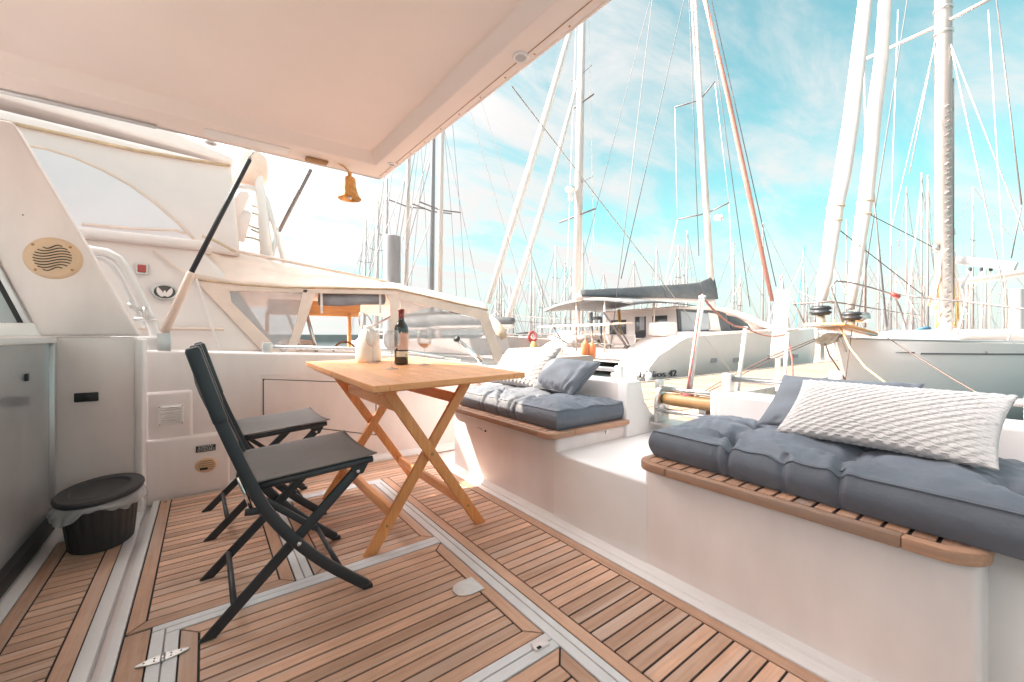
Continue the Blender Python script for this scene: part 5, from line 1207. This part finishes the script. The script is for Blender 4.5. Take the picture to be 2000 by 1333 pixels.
for (px, py, d) in ((1603, 607, 5.6), (1663, 618, 5.9)):
    c = B(px, py, d); dr = thing('furler', None, None, c); dr.parent = sb
    MB().lathe([(0, -.07), (.10, -.06), (.125, -.03), (.12, -.015), (.08, 0), (.12, .015), (.12, .035), (.10, .06), (0, .07)], c, 22).build('furler_drum', 'anth', dr, smooth=True)
    MB().lathe([(.083, -.012), (.092, -.004), (.092, .004), (.083, .012)], c, 18).build('drum_line', 'pane', dr, smooth=True)
    MB().tube([c+Vector((0, 0, -.07)), c+Vector((0, 0, -.22))], .045, 10).build('furler_foot', 'rope', dr, smooth=True)
c = B(1681, 620, 6.0); MB().tube([c+Vector((-.06, .05, 0)), c+Vector((.07, -.05, 0))], .075, 14).build('windlass', 'steel', sb, smooth=True)
# mast, spreader, steps, boom
mx, my = 1845, 640; dM = 6.75
mast0 = at(1843, 652, d=dM); mast1 = Vector((mast0.x-.10, mast0.y, 15.5))
MB().tube([mast0, mast1], .105, 18).build('mast', 'masta', sb, smooth=True)
dmh = (mast1-mast0).normalized()
def onM(py): return mast0+dmh*((EH-(py-HY)*dM/F-mast0.z)/dmh.z)
side_d = Vector((.8, -.6, 0)); fwd = Vector((-.6, -.8, 0))
c = onM(48)
MB().tube([at(1688, 117, d=7.6), c, at(1945, -8, d=6.1)], .028, 10).build('spreader', 'mast', sb, smooth=True)
for py in (22, 68): MB().lathe([(.106, -.03), (.125, -.02), (.125, .02), (.106, .03)], onM(py), 18).build('mast_band', 'steel', sb, smooth=True)
for k in range(46):
    py = 215+k*9.2; p = onM(py)+fwd*.10-side_d*.03+side_d*(.018 if k % 2 else -.018)
    MB().bar(p-side_d*.03+Vector((0, 0, -.02)), p+side_d*.03+Vector((0, 0, .02)), .03, .012).build('chain_link', 'steel' if k % 3 else 'roll', sb)
MB().tube([onM(160)+side_d*.085+fwd*.06, onM(600)+side_d*.085+fwd*.06], .02, 6).build('mast_track', 'wire', sb, smooth=True)
for py, sx_ in ((455, 1), (485, -1), (500, 1), (520, 1)):
    c = onM(py)+side_d*.13*sx_; MB().lathe([(0, -.06), (.045, -.055), (.05, 0), (.04, .05), (0, .06)], c, 12).build('winch', 'steel', sb, smooth=True)
# bundles of cream rope round the mast foot
for j in range(16):
    sd_ = -1 if j % 2 else 1; x0 = random.uniform(.09, .30)*sd_; zt = random.uniform(495, 560); zb = random.uniform(585, 648)
    a = onM(zt)+side_d*(.10*sd_)+fwd*.05; e = onM(zb)+side_d*x0+fwd*random.uniform(0, .15)
    MB().tube([a, a.lerp(e, .5)+side_d*(.03*sd_)+Vector((0, 0, -.03)), e, e+side_d*(-.05*sd_)+Vector((0, 0, .10))], .012, 6).build('halyard_coil', random.choice(['rope', 'wirel', 'ropey']), sb, smooth=True)
bq0, bq1 = at(1868, 508, d=6.8), at(1985, 521, d=6.2)
MB().bar(bq0, bq1, .08, .13).build('boom_end', 'alu', sb, bevel=.01)
MB().tube([at(1862, 552, d=7.2), at(1930, 545, d=7.6), at(2040, 528, d=8)], .055, 12).build('boom', 'canvas', sb, smooth=True)
MB().tube([at(1868, 585, d=6.8), at(1893, 528, d=6.6)], .022, 8).build('vang', 'pane', sb, smooth=True)
for px in (1895, 1917, 1935):
    MB().tube([at(px, 523, d=6.5), at(px, 530, d=6.5)], .02, 8).build('boom_block', 'anth', sb); MB().tube([at(px, 530, d=6.5), at(px-3, 650, d=6.6)], .005, 5).build('sheet', 'rope', sb)
# furled headsails
hs1 = [B(1604, 590, 5.65), B(1612, 545, 5.70), B(1622, 475, 5.75), B(1632, 405, 5.8), B(1645, 345, 5.85), B(1662, 235, 5.95), B(1683, 60, 6.1), B(1697, -60, 6.2), B(1720, -260, 6.3)]
MB().tube(hs1, [.055, .08, .088, .098, .102, .098, .09, .085, .08], 14).build('furled_headsail', 'sail', sb, smooth=True)
hs2 = [B(1661, 604, 5.95), B(1668, 545, 6.0), B(1680, 460, 6.05), B(1690, 395, 6.1), B(1700, 310, 6.15), B(1706, 230, 6.15), B(1722, 110, 6.2), B(1730, -20, 6.25), B(1745, -260, 6.35)]
MB().tube(hs2, [.05, .075, .085, .095, .09, .092, .085, .08, .075], 14).build('furled_headsail', 'sail', sb, smooth=True)
for P, k in ((hs1, 3), (hs2, 3)):
    c = P[k]; MB().lathe([(.102, -.012), (.114, 0), (.102, .012)], c, 14).build('sail_tie', 'rope', sb, smooth=True); c = P[k].lerp(P[k-1], .4); MB().lathe([(.10, -.012), (.108, 0), (.10, .012)], c, 14).build('sail_tie', 'rope', sb, smooth=True)
def wl2(a, e, r, m, nm='shroud'): MB().tube([a, e], r, 5).build(nm, m, sb, smooth=True)
for (a, e, r, m) in (((1690, 640, 6.2), (1690, 395, 6.2), .016, 'wire'), ((1672, 650, 6.2), (1775, -20, 7), .009, 'wired'), ((1732, 640, 6.2), (1702, 335, 6.3), .012, 'wired'),
    ((1828, 78, 6.75), (1740, 450, 7), .008, 'mast'), ((1826, 82, 6.75), (1776, 340, 7), .008, 'mast'), ((1852, 68, 6.7), (1968, 600, 5.6), .009, 'mast'), ((1850, 70, 6.7), (2010, 480, 5.4), .009, 'mast'),
    ((1688, 117, 7.6), (1690, 330, 7.5), .007, 'wirel'), ((1945, -8, 6.1), (1995, 400, 5.4), .009, 'wire'), ((1754, 20, 7), (1738, 480, 7.2), .007, 'wirel'), ((1930, 20, 6), (1968, 640, 5.4), .006, 'wirel'),
    ((1640, 450, 5.8), (1800, 575, 6.5), .007, 'ropeb'), ((1700, 420, 6.2), (1826, 485, 6.7), .007, 'ropeb'), ((1995, 402, 5.4), (1975, 505, 5.6), .007, 'wire')): wl2(at(a[0], a[1], d=a[2]), at(e[0], e[1], d=e[2]), r, m)
c = at(1748, 578, d=6.1); tag(MB().tube([c+Vector((-.05, .02, .03)), c+Vector((.04, -.03, -.02))], .034, 10).build('red_bundle', 'redp', smooth=True), 'small red bundle hung on the sailboat guard rail', 'bundle')
MB().tube([at(1632, 755, d=5.4), at(1632, 725, d=5.4)], .075, 14).build('bow_fender', 'canvasw', sb, smooth=True)
# white bollard on the pontoon
# ============================================================ piles and other boats
c = at(766, 555, d=15.5); zt = EH+(HY-462)*15.5/F
pl = thing('mooring_pile', 'thick grey steel mooring pile beyond the canvas enclosure', 'pile', (c.x, c.y, SEA))
MB().lathe([(0, SEA-1), (.31, SEA-1), (.31, zt-.02), (.29, zt), (0, zt)], (c.x, c.y, 0), 26).build('pile_tube', 'pile', pl, smooth=True, auto=40)
c = at(1985, 560, d=30); zt = EH+(HY-565)*30/F
pl = thing('mooring_pile', 'distant grey mooring pile behind the sailboat boom at the right', 'pile', (c.x, c.y, SEA))
MB().lathe([(0, SEA-1), (.35, SEA-1), (.35, zt-.02), (.33, zt), (0, zt)], (c.x, c.y, 0), 20).build('pile_tube', 'masta', pl, smooth=True, auto=40)
_hull = {}
def hull_mesh(kind):
    L = 1.0; b = MB(); vs = []
    st = [(-.5, .70, .10), (-.3, .92, .095), (0, 1.0, .095), (.2, .82, .10), (.36, .45, .11), (.5, .03, .12)]
    for (x, k, zt) in st:
        for (q_, z) in ((.4, -.03), (.85, 0), (1, zt), (.9, zt+.004), (-.9, zt+.004), (-1, zt), (-.85, 0), (-.4, -.03)): vs.append((x, .145*k*q_, z))
    n = 8; m = len(st); fs = [(i*n+k, i*n+(k+1) % n, (i+1)*n+(k+1) % n, (i+1)*n+k) for i in range(m-1) for k in range(n)]+[tuple(range(n)), tuple((m-1)*n+k for k in range(n))]
    b.add(vs, fs); return b
def dsail(px, d, top, lab, grp, hdg, L=11., mastm='mast', mr=.085, spread=2, boomm='greyc', cov=True, px_top=None, hullm='boatm', stays=True, jib=False):
    p = at(px, HY, d=d); ztop = EH+(HY-top)*d/F
    t = thing('sailboat', lab, 'sailboat', (p.x, p.y, SEA), grp)
    h = Vector((cos(hdg), sin(hdg), 0)); nrm = Vector((-h.y, h.x, 0)); base = Vector((p.x, p.y, SEA))-h*(.06*L)
    b = hull_mesh(0); b.v = [tuple(base+h*(x*L)+nrm*(y*L)+Vector((0, 0, z*L*.98))) for x, y, z in b.v]; b.build('hull', hullm, t)
    b = MB(); vs = []
    for (x, k, z) in ((-.22, .075, .10), (-.20, .075, .145), (.10, .07, .14), (.20, .05, .10)):
        for s in (-1, 1): vs.append(base+h*(x*L)+nrm*(s*k*L)+Vector((0, 0, z*L)))
    b.add(vs, [(0, 1, 3, 2), (2, 3, 5, 4), (4, 5, 7, 6), (0, 2, 4, 6), (1, 7, 5, 3), (0, 6, 7, 1)]); b.build('cabin', hullm, t)
    m0 = Vector((p.x, p.y, SEA+.11*L)); m1 = Vector((p.x, p.y, ztop)); 
    if px_top is not None: q_ = at(px_top, HY, d=d); m1.x, m1.y = q_.x, q_.y
    MB().tube([m0, m1], [mr, mr*.75], 10).build('mast', mastm, t, smooth=True)
    if spread:
        for k in range(spread):
            c = m0.lerp(m1, .38+.27*k if spread > 1 else .5); wd = .085*L*(1-.2*k); MB().tube([c-nrm*wd+Vector((0, 0, .1)), c, c+nrm*wd+Vector((0, 0, .1))], .025*max(1, d/35), 5).build('spreader', 'wire', t)
    if stays:
        b = MB(); rr = .011*max(1, d/22)
        b.tube([base+h*(.48*L)+Vector((0, 0, .12*L)), m0.lerp(m1, .97)], rr, 4); b.tube([base-h*(.48*L)+Vector((0, 0, .11*L)), m1], rr, 4)
        for s in (-1, 1): b.tube([m0+nrm*(s*.13*L), m0.lerp(m1, .38)+nrm*(s*.085*L), m0.lerp(m1, .92)], rr*.8, 4)
        o = b.build('rigging', 'wire', t); o['kind'] = 'stuff'
    if jib: MB().tube([base+h*(.48*L)+Vector((0, 0, .14*L)), m0.lerp(m1, .9)], [.10, .06], 8).build('furled_jib', 'sail', t, smooth=True)
    MB().tube([m0+Vector((0, 0, .75)), m0-h*(.36*L)+Vector((0, 0, .70))], .07, 8).build('boom', 'mast', t, smooth=True)
    if cov: MB().tube([m0+Vector((0, 0, 1.0)), m0-h*(.18*L)+Vector((0, 0, .93)), m0-h*(.36*L)+Vector((0, 0, .84))], [.20, .17, .10], 10).build('sail_cover', boomm, t, smooth=True)
    return t
# named boats
t = dsail(1125, 24, -130, 'white sailboat with two furled foresails between the canvas enclosure and the catamaran', None, pi-.05, L=13, mr=.26, spread=2, px_top=1140, cov=False, stays=False)
for P in ([(953, 592, 20.5), (1012, 400, 21.5), (1066, 225, 22.3), (1118, 45, 23.2), (1128, 10, 23.4)], [(986, 640, 20.2), (1030, 500, 21.2), (1075, 355, 22), (1118, 200, 23), (1130, 150, 23.4)]):
    MB().tube([at(x, y, d=d) for x, y, d in P], [.14, .20, .19, .13, .1] if P[0][0] < 960 else [.15, .17, .15, .11, .08], 10).build('furled_foresail', 'sail', t, smooth=True)
for a, e in (((1092, 435), (1163, 408)), ((1108, 220), (1160, 184))):
    MB().tube([at(*a, d=24.4), at(*e, d=23.4)], .05, 6).build('spreader', 'wire', t, smooth=True)
P = [at(x, y, d=d) for x, y, d in ((948, 622, 20.3), (968, 612, 20.5), (1000, 615, 21), (1040, 619, 22), (1085, 622, 23), (1130, 624, 24))]
MB().tube(P, .022, 6).build('guard_rail', 'steel', t, smooth=True); MB().tube([p+Vector((0, 0, -.3)) for p in P], .014, 6).build('guard_wire', 'wire', t, smooth=True)
for p in P: MB().tube([p, p+Vector((0, 0, -.75))], .018, 6).build('stanchion', 'wire', t, smooth=True)
c = at(1114, 372, d=23.7); MB().lathe([(0, -.6), (.13, -.6), (.13, -.1), (.28, -.06), (.30, .12), (.2, .2), (0, .22)], c, 14).build('radar', 'white', t, smooth=True)
MB().lathe([(.285, .08), (.31, .14), (.2, .21), (0, .24)], c, 14).build('radar_cap', 'teal', t, smooth=True)
for a, e, m_ in (((1126, 20), (1108, 520), 'wirel'), ((1150, 40), (1160, 480), 'wirel'), ((1163, 408), (1140, 620), 'wirel'), ((1270, 0), (1140, 500), 'wire')): MB().tube([at(*a, d=24), at(*e, d=24)], .016, 5).build('stay', m_, t)
c = at(1040, 658, d=21); tag(MB().lathe([(.16, -.06), (.30, -.05), (.30, .05), (.16, .06), (.16, -.06)], c, 18, axis='y').build('lifebuoy', 'redp', smooth=True), 'red lifebuoy hung on a boat rail behind the far bench pillows', 'lifebuoy')
c = at(1041, 686, d=15); tag(MB().tube([c+Vector((0, 0, .35)), c+Vector((.05, 0, .1)), c+Vector((.02, 0, -.3))], [.05, .16, .12], 8).build('yellow_bag', 'yellow', smooth=True), 'small yellow bag behind the white knit pillow of the far bench', 'bag')
c = at(965, 640, d=6.0); tag(MB().tube([at(958, 622, d=6.2), at(966, 632, d=6.1), at(980, 650, d=6.0), at(984, 662, d=6.0)], [.04, .07, .075, .05], 10).build('rolled_canvas', 'rope', smooth=True), 'bundle of rolled cream canvas at the corner of the enclosure', 'bundle')
for px, top, d, mm, lab, r_, pt in ((790, -40, 17, 'mast', 'sailboat with a white mast just right of the thick grey pile', .10, 806), (842, -20, 15, 'mastg', 'sailboat with a dark grey mast left of a white one', .095, 849), (857, -30, 14, 'mast', 'sailboat with a stout white mast beside the dark grey mast', .10, 866), (735, 393, 34, 'mast', 'distant sailboat with a white mast left of the thick grey pile', .17, 738), (752, 350, 30, 'masta', 'distant sailboat with a tall grey mast against the thick pile', .15, 755), (711, 430, 40, 'mast', 'distant sailboat with a pale mast, the leftmost beyond the bell', .16, 714)):
    dsail(px, d, top, lab, None, pi/2+random.uniform(-.2, .2), L=9 if d > 20 else 10, mastm=mm, mr=r_, spread=2 if d > 20 else 3, px_top=pt)
for a, e, d in (((700, 545), (762, 370), 20), ((690, 540), (752, 390), 22), ((716, 548), (795, 340), 16), ((792, 560), (848, 445), 15), ((785, 430), (838, 340), 16), ((792, 490), (842, 320), 16), ((640, 545), (560, 330), 25), ((630, 530), (575, 330), 26)):
    pass
wl_ = thing('rigging_lines', 'thin slanting stays of the moored sailboats left of the thick pile', 'rigging', at(740, 600, d=18))
for a, e, d in (((700, 545), (762, 370), 20), ((688, 540), (752, 372), 22), ((716, 548), (797, 335), 16), ((792, 560), (838, 440), 15), ((786, 470), (838, 300), 16), ((790, 500), (848, 290), 16), ((642, 545), (552, 330), 25), ((628, 530), (574, 330), 26)):
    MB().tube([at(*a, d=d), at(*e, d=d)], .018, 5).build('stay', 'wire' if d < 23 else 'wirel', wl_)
# rows of sailboats far off
GL = 'one of the many distant moored sailboats whose bare masts fill the horizon'; GG = 'distant sailboats in the far rows'
far = [(1037, 497), (1043, 530), (1085, 480), (1104, 512), (1138, 470), (1238, 508), (1282, 483), (1325, 480), (1342, 451), (1433, 474), (1443, 544), (1490, 435), (1528, 538), (1569, 490), (1576, 556), (1596, 538), (1629, 514), (1653, 430), (1770, 365), (1800, 337), (1812, 342), (1900, 365), (1925, 505), (1740, 455), (1715, 480), (1960, 530), (1860, 470)]
rnd = random.Random(5)
for k in range(46): far.append((rnd.uniform(965, 1990), rnd.uniform(515, 600)))
OWN = {1770: 'distant sailboat with a very tall mast left of the chain-hung mast', 1800: 'distant sailboat with the left mast of a close tall pair near the chain-hung mast', 1812: 'distant sailboat with the right mast of a close tall pair near the chain-hung mast', 1900: 'distant sailboat with a tall mast above the boom stub at the right', 1342: 'distant sailboat with a tall mast seen just left of the catamaran mast', 1653: 'distant sailboat with a tall mast seen between the two white furled headsails', 1490: 'distant sailboat with a tall white mast right of the faded red furled jib', 1282: 'distant sailboat with a mast rising behind the grey sail cover at its middle', 1433: 'distant sailboat with a mast just right of the catamaran mast', 1569: 'distant sailboat with a mast right of the upright board'}
for i, (px, top) in enumerate(far):
    Hm = rnd.uniform(11.5, 14); d = Hm*F/(HY-top); d = min(d, 130)
    dsail(px, d, top, OWN.get(px, GL), GG, rnd.choice([0, pi, pi/2, -pi/2])+rnd.uniform(-.15, .15), L=rnd.uniform(9, 12), mastm=rnd.choice(['mastf', 'mastf', 'mastf', 'masta']), mr=max(.07, d*.0019), spread=2 if i < 27 else 1, boomm=rnd.choice(['greyc', 'blue', 'canvas', 'sail']), cov=i % 3 != 0, jib=(i % 3 == 1))
tag(MB().tube([at(1553, 650, d=24), at(1572, 480, d=24)], .022, 5).build('teal_stay', 'teal'), 'thin teal stay right of the upright board', 'stay')
